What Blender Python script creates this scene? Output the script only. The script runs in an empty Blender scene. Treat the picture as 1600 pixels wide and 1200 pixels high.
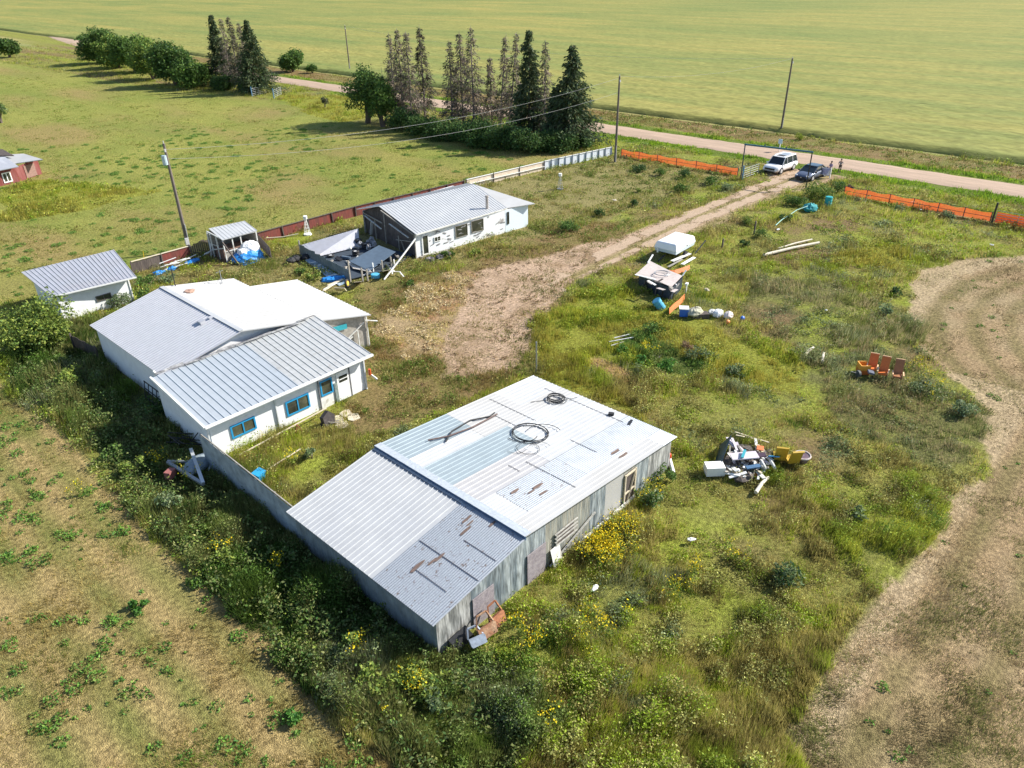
import bpy, math, random
import numpy as np
from mathutils import Vector, Matrix
random.seed(7); rng=np.random.default_rng(11)
PI=math.pi; R=math.radians
sc=bpy.context.scene; C=sc.collection
# ---------------------------------------------------------------- camera
H=23.0; FPX=1154.2
def V(*a): return Vector(a)
_th=R(136.783)
def lot(v):  # camera-heading frame -> lot frame (X towards the road, Y along the fence)
    return Vector((v[0]*math.sin(_th)-v[1]*math.cos(_th), v[0]*math.cos(_th)+v[1]*math.sin(_th), v[2]))
_p=R(29.708); _r=R(0.948)
_F=V(0,math.cos(_p),-math.sin(_p)); _R=V(1,0,0); _D=_F.cross(_R)
_R2=_R*math.cos(_r)+_D*math.sin(_r); _D2=_D*math.cos(_r)-_R*math.sin(_r)
F3,R3,D3=lot(_F),lot(_R2),lot(_D2)
CAM=V(0,0,H)
def ray(px,py): return R3*((px-800)/FPX)+D3*((py-600)/FPX)+F3
def G(px,py,z=0.0):
    d=ray(px,py); return CAM+d*((z-H)/d.z)
def GX(px,py,x):
    d=ray(px,py); return CAM+d*(x/d.x)
def GY(px,py,y):
    d=ray(px,py); return CAM+d*(y/d.y)
cd=bpy.data.cameras.new('camera'); cam=bpy.data.objects.new('camera',cd); C.objects.link(cam)
cd.sensor_width=36; cd.lens=FPX/1600*36; cd.clip_start=0.5; cd.clip_end=8000
m=Matrix.Identity(4)
for i in range(3):
    m[i][0]=R3[i]; m[i][1]=-D3[i]; m[i][2]=-F3[i]; m[i][3]=CAM[i]
cam.matrix_world=m; sc.camera=cam
# ---------------------------------------------------------------- world, sun
SUN_AZ=R(-29); SUN_EL=R(36)
w=bpy.data.worlds.new('World'); sc.world=w; w.use_nodes=True
nt=w.node_tree; sky=nt.nodes.new('ShaderNodeTexSky'); sky.sky_type='NISHITA'; sky.sun_disc=False
sky.sun_elevation=SUN_EL; sky.sun_rotation=PI/2-SUN_AZ; sky.altitude=600; sky.dust_density=1.0
bg=nt.nodes['Background']; bg.inputs[1].default_value=0.10; nt.links.new(sky.outputs[0],bg.inputs[0])
ld=bpy.data.lights.new('sun','SUN'); ld.energy=4.9; ld.angle=R(0.53); ld.color=(1.0,0.95,0.86)
lo=bpy.data.objects.new('sun',ld); C.objects.link(lo)
sd=V(math.cos(SUN_AZ)*math.cos(SUN_EL),math.sin(SUN_AZ)*math.cos(SUN_EL),math.sin(SUN_EL))
lo.rotation_euler=sd.to_track_quat('Z','Y').to_euler(); lo.location=(40,-40,60)
sc.view_settings.view_transform='Standard'; sc.view_settings.look='None'
sc.view_settings.exposure=0.84; sc.view_settings.gamma=1
# ---------------------------------------------------------------- materials
MATS={}
def mat(name,col,rough=0.8,metal=0.0,var=0.12,scale=3.0,col2=None,amt=0.5,thr=None,bump=0.0,bscale=None,stretch=None,lines=None,streak=0.0,spec=0.5,macro=0.0):
    """principled paint; var = brightness mottle; col2 patches where noise passes thr; lines=(axis,period,depth,dark)"""
    if name in MATS: return MATS[name]
    m=bpy.data.materials.new(name); m.use_nodes=True; t=m.node_tree; N=t.nodes; L=t.links
    b=N['Principled BSDF']; b.inputs['Roughness'].default_value=rough; b.inputs['Metallic'].default_value=metal
    b.inputs['Specular IOR Level'].default_value=spec
    geo=N.new('ShaderNodeNewGeometry'); mp=N.new('ShaderNodeMapping'); L.new(geo.outputs['Position'],mp.inputs[0])
    if stretch: mp.inputs['Scale'].default_value=stretch
    def noise(s,det=5,dist=0.0,src=None):
        n=N.new('ShaderNodeTexNoise'); n.inputs['Scale'].default_value=s; n.inputs['Detail'].default_value=det
        n.inputs['Distortion'].default_value=dist; L.new((src or mp).outputs[0],n.inputs['Vector']); return n.outputs['Fac']
    def mix(f,a,bb,mode='MIX'):
        x=N.new('ShaderNodeMix'); x.data_type='RGBA'; x.blend_type=mode
        for s,v in ((x.inputs[0],f),(x.inputs[6],a),(x.inputs[7],bb)):
            if hasattr(v,'is_linked') or hasattr(v,'links'): L.new(v,s)
            else: s.default_value=v if not isinstance(v,tuple) else (*v[:3],1)
        return x.outputs[2]
    def rampv(f,a,bb,lo=0.0,hi=1.0):
        x=N.new('ShaderNodeMapRange'); L.new(f,x.inputs[0]); x.inputs[1].default_value=a; x.inputs[2].default_value=bb
        x.inputs[3].default_value=lo; x.inputs[4].default_value=hi; return x.outputs[0]
    c=(*col,1)
    if col2 is not None:
        f=rampv(noise(scale*0.8,8,0.4),thr-0.04,thr+0.04,0,amt) if thr is not None else rampv(noise(scale*0.6,6),0.35,0.65,0,amt)
        c=mix(f,tuple(col),tuple(col2))
    f=rampv(noise(scale*2.3,6),0.3,0.7,1-var,1+var)
    cc=N.new('ShaderNodeCombineColor')
    for i in range(3): L.new(f,cc.inputs[i])
    c=mix(1.0,c if not isinstance(c,tuple) else tuple(col),cc.outputs[0],'MULTIPLY')
    hsrc=None
    if lines:
        ax,per,dep,dark=lines
        sp=N.new('ShaderNodeSeparateXYZ'); L.new(geo.outputs['Position'],sp.inputs[0])
        mm=N.new('ShaderNodeMath'); mm.operation='DIVIDE'; L.new(sp.outputs['XYZ'.index(ax)],mm.inputs[0]); mm.inputs[1].default_value=per
        fr=N.new('ShaderNodeMath'); fr.operation='FRACT'; L.new(mm.outputs[0],fr.inputs[0])
        g=rampv(fr.outputs[0],0.0,dep,dark,1.0)
        c2=N.new('ShaderNodeCombineColor')
        for i in range(3): L.new(g,c2.inputs[i])
        c=mix(1.0,c,c2.outputs[0],'MULTIPLY'); hsrc=g
    if macro:
        for ms,sx,sy in ((.012,2.2,.7),(.05,2.5,.35)):
            m2=N.new('ShaderNodeMapping'); L.new(geo.outputs['Position'],m2.inputs[0]); m2.inputs['Scale'].default_value=(sx,sy,1); m2.inputs['Rotation'].default_value=(0,0,.06)
            g=rampv(noise(ms,5,.6,m2),.35,.65,1-macro,1+macro); c3=N.new('ShaderNodeCombineColor'); L.new(g,c3.inputs[0])
            g2=rampv(g,1-macro,1+macro,1-macro*.45,1+macro*.45); L.new(g2,c3.inputs[1]); L.new(g2,c3.inputs[2]); c=mix(1.0,c,c3.outputs[0],'MULTIPLY')
    L.new(c,b.inputs['Base Color'])
    if bump>0:
        bn=N.new('ShaderNodeBump'); bn.inputs['Strength'].default_value=bump; bn.inputs['Distance'].default_value=0.05
        L.new(noise(bscale or scale*4,6),bn.inputs['Height']); L.new(bn.outputs[0],b.inputs['Normal'])
    MATS[name]=m; return m
def vcol(name,rough=0.75,var=0.25,scale=9,trans=0.0,bump=0.0,bscale=6.0,spec=0.25):
    m=bpy.data.materials.new(name); m.use_nodes=True; t=m.node_tree; N=t.nodes; L=t.links
    b=N['Principled BSDF']; b.inputs['Roughness'].default_value=rough; b.inputs['Specular IOR Level'].default_value=spec
    a=N.new('ShaderNodeAttribute'); a.attribute_name='Col'
    geo=N.new('ShaderNodeNewGeometry')
    n=N.new('ShaderNodeTexNoise'); n.inputs['Scale'].default_value=scale; n.inputs['Detail'].default_value=8; L.new(geo.outputs['Position'],n.inputs['Vector'])
    r=N.new('ShaderNodeMapRange'); L.new(n.outputs['Fac'],r.inputs[0]); r.inputs[1].default_value=.3; r.inputs[2].default_value=.7; r.inputs[3].default_value=1-var; r.inputs[4].default_value=1+var
    nf=N.new('ShaderNodeTexNoise'); nf.inputs['Scale'].default_value=scale*4.7; nf.inputs['Detail'].default_value=6; L.new(geo.outputs['Position'],nf.inputs['Vector'])
    rf=N.new('ShaderNodeMapRange'); L.new(nf.outputs['Fac'],rf.inputs[0]); rf.inputs[1].default_value=.32; rf.inputs[2].default_value=.68; rf.inputs[3].default_value=1-var*.8; rf.inputs[4].default_value=1+var*.8
    mm=N.new('ShaderNodeMath'); mm.operation='MULTIPLY'; L.new(r.outputs[0],mm.inputs[0]); L.new(rf.outputs[0],mm.inputs[1])
    vm=N.new('ShaderNodeVectorMath'); vm.operation='SCALE'; L.new(a.outputs['Color'],vm.inputs[0]); L.new(mm.outputs[0],vm.inputs['Scale'])
    L.new(vm.outputs[0],b.inputs['Base Color'])
    if bump:
        bn=N.new('ShaderNodeBump'); bn.inputs['Strength'].default_value=bump; bn.inputs['Distance'].default_value=.12
        n2=N.new('ShaderNodeTexNoise'); n2.inputs['Scale'].default_value=bscale; n2.inputs['Detail'].default_value=8; L.new(geo.outputs['Position'],n2.inputs['Vector'])
        L.new(n2.outputs['Fac'],bn.inputs['Height']); L.new(bn.outputs[0],b.inputs['Normal'])
    if trans:
        tr=N.new('ShaderNodeBsdfTranslucent'); L.new(vm.outputs[0],tr.inputs['Color'])
        mx=N.new('ShaderNodeMixShader'); mx.inputs[0].default_value=trans
        L.new(b.outputs[0],mx.inputs[1]); L.new(tr.outputs[0],mx.inputs[2]); L.new(mx.outputs[0],N['Material Output'].inputs[0])
    MATS[name]=m; return m
# ---------------------------------------------------------------- mesh builder
class MB:
    def __init__(s): s.v=[]; s.f=[]; s.c=[]; s.smooth=False
    def add(s,vs,fs,col=None):
        o=len(s.v); s.v+=[tuple(x) for x in vs]; s.f+=[tuple(i+o for i in f) for f in fs]
        if col is not None: s.c+=[col]*len(vs)
        return s
    def para(s,O,U,W,T):
        O,U,W,T=map(Vector,(O,U,W,T))
        if U.cross(W).dot(T)<0: U,W=W,U
        p=[O,O+U,O+U+W,O+W]; q=[a+T for a in p]
        return s.add(p+q,[(3,2,1,0),(4,5,6,7),(0,1,5,4),(1,2,6,5),(2,3,7,6),(3,0,4,7)])
    def box(s,c,d,rz=0.0,rx=0.0,ry=0.0):
        m=Matrix.Rotation(rz,3,'Z')@Matrix.Rotation(ry,3,'Y')@Matrix.Rotation(rx,3,'X')
        U,W,T=m@V(d[0],0,0),m@V(0,d[1],0),m@V(0,0,d[2]); return s.para(Vector(c)-(U+W+T)/2,U,W,T)
    def beam(s,p,q,w,h=None,up=None):
        p,q=Vector(p),Vector(q); h=h or w; d=(q-p); 
        up=Vector(up) if up else (V(0,0,1) if abs(d.normalized().z)<.95 else V(1,0,0))
        sd=d.cross(up).normalized()*w; u=sd.cross(d).normalized()*h
        return s.para(p-sd/2-u/2,sd,u,d)
    def tube(s,p,q,r1,r2=None,n=8,caps=True):
        p,q=Vector(p),Vector(q); r2=r1 if r2 is None else r2; d=(q-p).normalized()
        a=d.orthogonal().normalized(); b=d.cross(a)
        vs=[];
        for P,r in ((p,r1),(q,r2)):
            vs+=[P+(a*math.cos(2*PI*i/n)+b*math.sin(2*PI*i/n))*r for i in range(n)]
        fs=[(i,(i+1)%n,n+(i+1)%n,n+i) for i in range(n)]
        if caps: fs+=[tuple(range(n))[::-1],tuple(range(n,2*n))]
        return s.add(vs,fs)
    def path(s,pts,r,n=6):
        pts=[Vector(p) for p in pts]; vs=[];fs=[]; prev=None
        rr=r if isinstance(r,(list,tuple)) else [r]*len(pts)
        for k,P in enumerate(pts):
            d=(pts[min(k+1,len(pts)-1)]-pts[max(k-1,0)]).normalized()
            if prev is None: a=d.orthogonal().normalized()
            else: a=(prev-d*prev.dot(d)).normalized()
            prev=a; b=d.cross(a)
            vs+=[P+(a*math.cos(2*PI*i/n)+b*math.sin(2*PI*i/n))*rr[k] for i in range(n)]
            if k: o=(k-1)*n; fs+=[(o+i,o+(i+1)%n,o+n+(i+1)%n,o+n+i) for i in range(n)]
        fs+=[tuple(range(n))[::-1],tuple(range(len(vs)-n,len(vs)))]
        return s.add(vs,fs)
    def ring(s,c,R1,r,nrm=(0,0,1),n=24,k=8,a0=0,a1=2*PI):
        c=Vector(c); z=Vector(nrm).normalized(); x=z.orthogonal().normalized(); y=z.cross(x)
        full=abs(a1-a0-2*PI)<1e-6; cnt=n if full else n+1; vs=[];fs=[]
        for i in range(cnt):
            a=a0+(a1-a0)*i/n; d=x*math.cos(a)+y*math.sin(a)
            vs+=[c+d*(R1+r*math.cos(2*PI*j/k))+z*(r*math.sin(2*PI*j/k)) for j in range(k)]
        for i in range(n):
            o=i*k; o2=((i+1)%cnt)*k
            fs+=[(o+j,o2+j,o2+(j+1)%k,o+(j+1)%k) for j in range(k)]
        return s.add(vs,fs)
    def prism(s,pts,T):
        """planar polygon extruded along T"""
        pts=[Vector(p) for p in pts]; T=Vector(T); n=len(pts)
        nr=V(0,0,0)
        for i in range(n): nr+=pts[i].cross(pts[(i+1)%n])
        if nr.dot(T)<0: pts=pts[::-1]
        q=[p+T for p in pts]
        return s.add(pts+q,[tuple(range(n))[::-1],tuple(range(n,2*n))]+[(i,(i+1)%n,n+(i+1)%n,n+i) for i in range(n)])
    def corr(s,A,B,Cc,D,n,amp=0.03,kind='rib',th=0.03,wob=0.0):
        """ribbed sheet on quad ABCD; ribs run A->D, repeated along A->B"""
        A,B,Cc,D=map(Vector,(A,B,Cc,D)); nr=(B-A).cross(D-A).normalized()
        if nr.z<0 and abs(nr.z)>.05: nr=-nr
        prof=[]
        for i in range(n):
            if kind=='rib': prof+=[((i+0.0)/n,0),((i+.78)/n,0),((i+.84)/n,1),((i+.94)/n,1)]
            else: prof+=[((i+k/4)/n,0.5-0.5*math.cos(2*PI*k/4)) for k in range(4)]
        prof.append((1.0,0)); vs=[]; m=1 if wob==0 else 6; fs=[]
        for j in range(m+1):
            vv=j/m
            for u,h in prof:
                P=(A*(1-u)+B*u)*(1-vv)+(D*(1-u)+Cc*u)*vv
                vs.append(P+nr*(h*amp+ (random.uniform(-wob,wob) if wob else 0)))
        k=len(prof)
        for j in range(m):
            for i in range(k-1): fs.append((j*k+i,j*k+i+1,(j+1)*k+i+1,(j+1)*k+i))
        s.add(vs,fs)
        if th: s.prism([A-nr*.004,B-nr*.004,Cc-nr*.004,D-nr*.004],-nr*th)
        return s
    def ell(s,c,r,n=10,m=7,rz=0,jit=0.0,zmin=None):
        vs=[];fs=[]; c=Vector(c)
        for j in range(m+1):
            ph=PI*j/m
            for i in range(n):
                a=2*PI*i/n; k=1+random.uniform(-jit,jit)
                x,y,z=r[0]*math.sin(ph)*math.cos(a)*k,r[1]*math.sin(ph)*math.sin(a)*k,r[2]*math.cos(ph)*k
                P=c+V(x*math.cos(rz)-y*math.sin(rz),x*math.sin(rz)+y*math.cos(rz),z)
                if zmin is not None: P.z=max(P.z,zmin)
                vs.append(P)
        for j in range(m):
            for i in range(n): fs.append((j*n+i,(j+1)*n+i,(j+1)*n+(i+1)%n,j*n+(i+1)%n))
        return s.add(vs,fs)
def link(name,mesh,parent=None,loc=(0,0,0)):
    o=bpy.data.objects.new(name,mesh); C.objects.link(o)
    if parent: o.parent=parent
    o.location=loc; return o
def tag(o,label,cat,group=None,kind=None):
    if label: o['label']=label
    if cat: o['category']=cat
    if group: o['group']=group
    if kind: o['kind']=kind
    return o
def thing(name,label,cat,loc=(0,0,0),group=None,rz=0.0):
    o=bpy.data.objects.new(name,None); C.objects.link(o); o.location=loc; o.rotation_euler=(0,0,rz); o.empty_display_size=.3
    return tag(o,label,cat,group)
def mesh_of(name,mb,mt,smooth,off=(0,0,0)):
    me=bpy.data.meshes.new(name); off=Vector(off)
    me.from_pydata([(x-off.x,y-off.y,z-off.z) for x,y,z in mb.v],[],mb.f)
    if mb.c:
        a=me.color_attributes.new('Col','FLOAT_COLOR','POINT')
        a.data.foreach_set('color',np.array([(*c[:3],1) for c in mb.c],'f').ravel())
    me.materials.append(mt)
    if smooth: me.polygons.foreach_set('use_smooth',[True]*len(me.polygons))
    me.update(); return me
def worldloc(o):
    l=Vector(o.location); p=o.parent
    while p: l=l+Vector(p.location); p=p.parent
    return l
def part(name,mb,mt,parent,label=None,smooth=False,local=False):
    """mb in lot coordinates unless local"""
    o=link(name,mesh_of(name,mb,mt,smooth,(0,0,0) if local else worldloc(parent)),parent)
    if label: o['label']=label
    return o
def solo(name,mb,mt,label,cat,group=None,kind=None,smooth=False,base=None):
    if base is None:
        xs=[v[0] for v in mb.v]; ys=[v[1] for v in mb.v]; zs=[v[2] for v in mb.v]
        base=((min(xs)+max(xs))/2,(min(ys)+max(ys))/2,min(zs))
    o=link(name,mesh_of(name,mb,mt,smooth,base),None,base)
    return tag(o,label,cat,group,kind)
def np_mesh(name,verts,nper,cols,mt,kind='stuff'):
    """verts (n*nper,3); each nper verts one face"""
    n=len(verts)//nper; me=bpy.data.meshes.new(name)
    me.vertices.add(len(verts)); me.vertices.foreach_set('co',verts.astype('f').ravel())
    me.loops.add(len(verts)); me.loops.foreach_set('vertex_index',np.arange(len(verts),dtype='i'))
    me.polygons.add(n); me.polygons.foreach_set('loop_start',np.arange(0,len(verts),nper,dtype='i'))
    me.polygons.foreach_set('loop_total',np.full(n,nper,'i'))
    me.update(calc_edges=True)
    a=me.color_attributes.new('Col','FLOAT_COLOR','POINT')
    cc=np.ones((len(verts),4),'f'); cc[:,:3]=np.repeat(cols,nper,0); a.data.foreach_set('color',cc.ravel())
    me.materials.append(mt); me.validate(); return me
# ---------------------------------------------------------------- noise
def vnoise(x,y,s,seed=0):
    x=np.asarray(x)/s+seed*17.3; y=np.asarray(y)/s+seed*9.1; ix=np.floor(x); iy=np.floor(y); fx=x-ix; fy=y-iy
    fx=fx*fx*(3-2*fx); fy=fy*fy*(3-2*fy)
    h=lambda a,b:(lambda t:t-np.floor(t))(np.sin(a*127.1+b*311.7+seed*13.7)*43758.5453)
    return (h(ix,iy)*(1-fx)+h(ix+1,iy)*fx)*(1-fy)+(h(ix,iy+1)*(1-fx)+h(ix+1,iy+1)*fx)*fy
def fbm(x,y,s,seed=0,o=4):
    r=0;a=.5;t=0
    for i in range(o): r=r+a*vnoise(x,y,s/2**i,seed+i); t+=a; a/=2
    return r/t
def pip(X,Y,poly):
    ins=np.zeros(np.shape(X),bool); n=len(poly)
    for i in range(n):
        x1,y1=poly[i]; x2,y2=poly[(i+1)%n]
        if y1==y2: continue
        c=((y1>Y)!=(y2>Y))&(X<(x2-x1)*(Y-y1)/(y2-y1)+x1); ins^=c
    return ins
def gp(*px): return [tuple(G(a,b))[:2] for a,b in px]
# ---------------------------------------------------------------- land cover
MOWL,MOWU,WEED,TAN,DIRT,LIME,STRIP,VERGE,DRY,PALE,CROP,STRAW,GARD,DK=range(14)
TAINT=[(.33,.245,.105),(.265,.265,.065),(.215,.215,.055),(.33,.235,.13),(.45,.32,.22),(.23,.24,.04),(.075,.085,.03),(.13,.17,.03),(.22,.155,.07),(.24,.21,.085),(.25,.26,.07),(.34,.25,.14),(.12,.15,.04),(.15,.15,.05)]  # STRIP entry is dark: shade of the walls put into the ground colour
POLY=[]
def reg(k,pts,j=0.8): POLY.append((k,pts,j))
reg(MOWL,[(-80,-80),(8.0,-80),(8.0,56),(11,66),(13,200),(-80,200)],0.5)
reg(MOWU,[(-900,57.5),(10,57.5),(11,66.5),(60,66),(84,63),(79,74),(82,100),(82,118),(84,122),(82,141),(74,170),(70,260),(60,900),(-900,900)],0.5)
reg(PALE,[(13,50.5),(22,57),(30,61),(60,62),(84,60),(84,42),(60,43),(45,46),(27,48)],1.0)
reg(TAN,gp((1640,398),(1480,405),(1430,430),(1413,475),(1440,540),(1495,590),(1530,650),(1535,720),(1490,800),(1430,880),(1290,1030),(1215,1130))+[(17,3.5),(15,-10),(15,-80),(120,-80)],0.7)
reg(DRY,gp((560,430),(700,420),(800,380),(930,340),(1000,345),(880,430),(850,520),(800,580),(700,640),(560,680),(540,610),(570,500)),1.5)
reg(STRAW,gp((610,450),(700,425),(760,430),(770,500),(720,560),(640,560),(590,520)),1.6)
reg(DIRT,gp((1205,280),(1140,303),(1050,342),(960,372),(880,392),(800,412),(745,430),(725,470),(700,530),(690,590),(720,600),(780,585),(815,550),(835,515),(855,480),(885,450),(935,420),(1000,392),(1100,360),(1180,322),(1248,296),(1268,288))+[(96.6,29.5),(96.6,44.5)],0.7)
reg(LIME,gp((850,500),(920,440),(1000,470),(1100,500),(1190,530),(1260,560),(1230,610),(1120,590),(1000,560),(920,545),(870,600),(830,570)),1.5)
reg(LIME,gp((1300,395),(1380,375),(1420,390),(1400,412),(1320,412)),2.0)
reg(LIME,gp((860,600),(1000,660),(960,620),(880,580)),1.0)
reg(LIME,gp((430,148),(560,150),(640,165),(560,187),(530,192),(480,178)),0.5)
reg(LIME,gp((0,300),(60,280),(140,285),(240,300),(150,325),(0,350)),1.0)
reg(VERGE,[(92.8,-60),(96.3,-60),(96.3,140),(92.8,140)],0.5)
reg(VERGE,[(101.8,-200),(104.0,-200),(104,300),(101.8,300)],0.3)
reg(DRY,[(104.4,-200),(111.6,-200),(111.6,300),(104.4,300)],0.9)
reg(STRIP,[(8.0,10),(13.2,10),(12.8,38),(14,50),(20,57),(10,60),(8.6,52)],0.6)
reg(DK,gp((1170,430),(1300,440),(1420,480),(1440,560),(1500,640),(1480,760),(1380,700),(1300,640),(1280,560),(1190,500)),2.0)
reg(GARD,gp((960,535),(1010,515),(1060,555),(1105,575),(1090,590),(1030,580)),0.4)
reg(STRAW,gp((915,565),(935,560),(1000,588),(990,600),(960,598)),0.25)
reg(CROP,[(111.8,-3000),(3000,-3000),(3000,3000),(111.8,3000)],0.2)
reg(CROP,[(-900,275),(60,300),(84,310),(101,330),(101,3000),(-900,3000)],0.5)
BLD=[[(12,15.2),(28.3,15.2),(28.3,25),(12,25)],[(12.7,33.9),(23.1,33.9),(23.3,38.6),(27,38.6),(27,47.6),(23.4,47.8),(23.3,50.4),(13.5,50.4)],
 [(14,59.3),(20.2,59.3),(20.2,65.5),(14,65.5)],[(39.6,49),(53.5,48),(54,58),(41,58.5)],[(28.3,61.3),(32.6,61.3),(32.6,65.2),(28.3,65.2)],gp((475,400),(560,368),(640,398),(605,420),(550,436))]
def classify(X,Y,jit=True):
    K=np.full(X.shape,WEED)
    K[(X>84.8)&(X<111.8)]=WEED
    for k,(kk,pl,j) in enumerate(POLY):
        xs=[p[0] for p in pl]; ys=[p[1] for p in pl]
        q=(X>min(xs)-2)&(X<max(xs)+2)&(Y>min(ys)-2)&(Y<max(ys)+2)
        if not q.any(): continue
        x,y=X[q],Y[q]
        if jit:
            x=x+j*3*(fbm(x,y,3.5,k+3)-.5); y=y+j*3*(fbm(x,y,3.5,k+40)-.5)
        ins=pip(x,y,pl); t=K[q]; t[ins]=kk; K[q]=t
    return K
TA=np.array(TAINT)
def coverage(X,Y,K):
    c=TA[K].copy()
    n1=fbm(X,Y,7,101); n2=fbm(X,Y,1.6,55); n3=fbm(X,Y,22,77)
    def lerp(a,b,t): return a+(np.array(b)-a)*t[:,None]
    s=lambda v,a,b: np.clip((v-a)/(b-a),0,1)
    q=K==MOWL
    # mower swaths run along Y
    sw=0.5+0.5*np.sin(X*2*PI/2.1+2.5*(fbm(X,Y,9,5)-.5))
    t=s(n1*.45+n2*.1+sw*.30+fbm(X*4,Y*.4,4,91)*.3,.45,.80); c[q]=lerp(c[q],(.16,.17,.045),t[q])
    q=K==MOWU; t=s(n1*.5+n3*.4+n2*.2,.4,.75); c[q]=lerp(c[q],(.16,.205,.04),t[q])
    t=s(n3*.5+n1*.2+fbm(X,Y*.3,5,31)*.4,.52,.75); c[q]=lerp(c[q],(.30,.22,.09),t[q]*.8)
    q=(K==WEED)|(K==DK); t=s(n1*.6+n2*.5,.5,.8); c[q]=lerp(c[q],(.25,.29,.04),t[q])
    t=s(fbm(X,Y,5,400),.52,.72); c[q]=lerp(c[q],(.20,.14,.07),t[q])
    q=K==TAN; t=s(n1*.6+n2*.5,.5,.8); c[q]=lerp(c[q],(.26,.215,.095),t[q]*.7); sw2=.5+.5*np.sin((X*.4+Y)*2*PI/2.4+3*(fbm(X,Y,9,15)-.5)); c[q]=lerp(c[q],(.33,.26,.16),(sw2*s(fbm(X,Y,6,16),.4,.7))[q]*.5); t=s(fbm(X,Y,4,410),.55,.75); c[q]=lerp(c[q],(.33,.26,.15),t[q]*.6)
    u=np.where(X<49,4.6-Y,24-np.hypot(X-62,Y+10)); rw=.5+.5*np.sin(u*2*PI/2.3+2.2*fbm(X,Y,6,19)); rt=s(rw*.6+fbm(X,Y,2,17)*.5,.45,.85)
    q=K==TAN; c[q]=lerp(c[q],(.18,.15,.06),rt[q]*.75); q2=q&(u<1.6); c[q2]=lerp(c[q2],(.44,.34,.21),np.full(q2.sum(),.7))
    q=K==DIRT; t=s(n2*.6+fbm(X,Y,1.0,8)*.5,.5,.75); c[q]=lerp(c[q],(.29,.20,.12),t[q]); ctr_=np.exp(-((Y-35.9+.9*np.sin(X/14))/.45)**2)*(X>46)+np.exp(-((Y-33.6+.9*np.sin(X/14))/.5)**2)*(X>46); c[q]=lerp(c[q],(.24,.21,.075),np.clip(ctr_,0,1)[q]*.8)
    q=K==STRAW; t=s(n2,.4,.65); c[q]=lerp(c[q],(.3,.17,.09),t[q])
    q=K==DRY; t=s(n2*.5+n1*.5,.45,.7); c[q]=lerp(c[q],(.17,.17,.045),t[q])
    q=K==CROP; t=s(fbm(X*.8,Y*.12,9,21)*.5+n3*.5,.35,.65); c[q]=lerp((.29,.27,.10)+c[q]*0,(.23,.245,.085),t[q]); t=s(fbm(X*1.3,Y*.09,9,29)*.6+fbm(X*4,Y*.25,9,30)*.4,.42,.72); c[q]=lerp(c[q],(.35,.305,.125),t[q]*.7); t=s(fbm(X*2.2,Y*.2,9,35),.62,.8); c[q]=lerp(c[q],(.19,.22,.08),t[q]*.6)
    # far pale paddock
    return c
def axis(lo,hi,st,far0,far1):
    a=list(np.arange(lo,hi,st)); x=hi; d=st
    while x<far1: a.append(x); d*=1.16; x+=d
    a.append(far1); b=[]; x=lo; d=st
    while x>far0:
        d*=1.16; x-=d; b.append(x)
    b.append(far0-1); return np.array(b[::-1]+a)
gx=axis(-12,112,.4,-2500,3500); gy=axis(-14,112,.4,-2500,3500)
XX,YY=np.meshgrid(gx,gy); shp=XX.shape; Xf,Yf=XX.ravel(),YY.ravel()
KK=classify(Xf,Yf); CC=coverage(Xf,Yf,KK)
ZZ=(fbm(Xf,Yf,3,9)-.5)*.10; ZZ[(KK==CROP)]=0
ZZ[(Xf>94)&(Xf<104)]=0
ny,nx=shp; idx=np.arange(nx*ny).reshape(shp)
fa=np.stack([idx[:-1,:-1],idx[:-1,1:],idx[1:,1:],idx[1:,:-1]],-1).reshape(-1,4)
me=bpy.data.meshes.new('ground'); me.vertices.add(nx*ny); me.vertices.foreach_set('co',np.stack([Xf,Yf,ZZ],1).astype('f').ravel())
me.loops.add(fa.size); me.loops.foreach_set('vertex_index',fa.astype('i').ravel()); me.polygons.add(len(fa))
me.polygons.foreach_set('loop_start',np.arange(0,fa.size,4,dtype='i')); me.polygons.foreach_set('loop_total',np.full(len(fa),4,'i')); me.update(calc_edges=True)
a=me.color_attributes.new('Col','FLOAT_COLOR','POINT'); cc=np.ones((nx*ny,4),'f'); cc[:,:3]=CC; a.data.foreach_set('color',cc.ravel())
gm=vcol('ground_cover',.95,var=.45,scale=5.0,bump=.8,bscale=22.0,spec=.1); me.materials.append(gm)
tag(link('ground',me),'mown and weedy prairie farm ground','ground',kind='structure')
# road sheet with slight crown, along Y
def ribbon(name,ctr,half,z,mt,label,cat,step=1.0,edge=.25,seed=3):
    b=MB(); n=len(ctr); prev=None
    for i,(x,y) in enumerate(ctr):
        x0,y0=ctr[max(i-1,0)]; x1,y1=ctr[min(i+1,n-1)]; d=V(x1-x0,y1-y0,0).normalized(); nn=V(d.y,-d.x,0)
        row=[]
        for k in range(-4,5):
            e=(random.uniform(-edge,edge) if abs(k)==4 else 0)
            h=half[i] if isinstance(half,list) else half
            zz=z+.10*(1-(k/4)**2) if abs(k)<4 else 0.0
            P=V(x,y,0)+nn*(h*k/4+e); row.append((P.x,P.y,zz+.015))
        b.v+=row
        if i:
            o=(i-1)*9; b.f+=[(o+k,o+k+1,o+9+k+1,o+9+k) for k in range(8)]
    return solo(name,b,mt,label,cat,kind='structure')
ys=list(np.arange(-260,80,1.5))+list(np.arange(80,420,4))
ctr=[(98.9+ (max(0,y-200)/115.)**2*9.0,float(y)) for y in ys]
roadm=mat('gravel_road_surface',(.42,.30,.215),.95,var=.14,scale=1.2,col2=(.31,.225,.16),amt=.7,bump=.5,bscale=14,stretch=(1.6,.12,1))
ribbon('gravel_road',ctr,2.9,.03,roadm,'pinkish gravel range road with tyre tracks','road')
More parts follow.
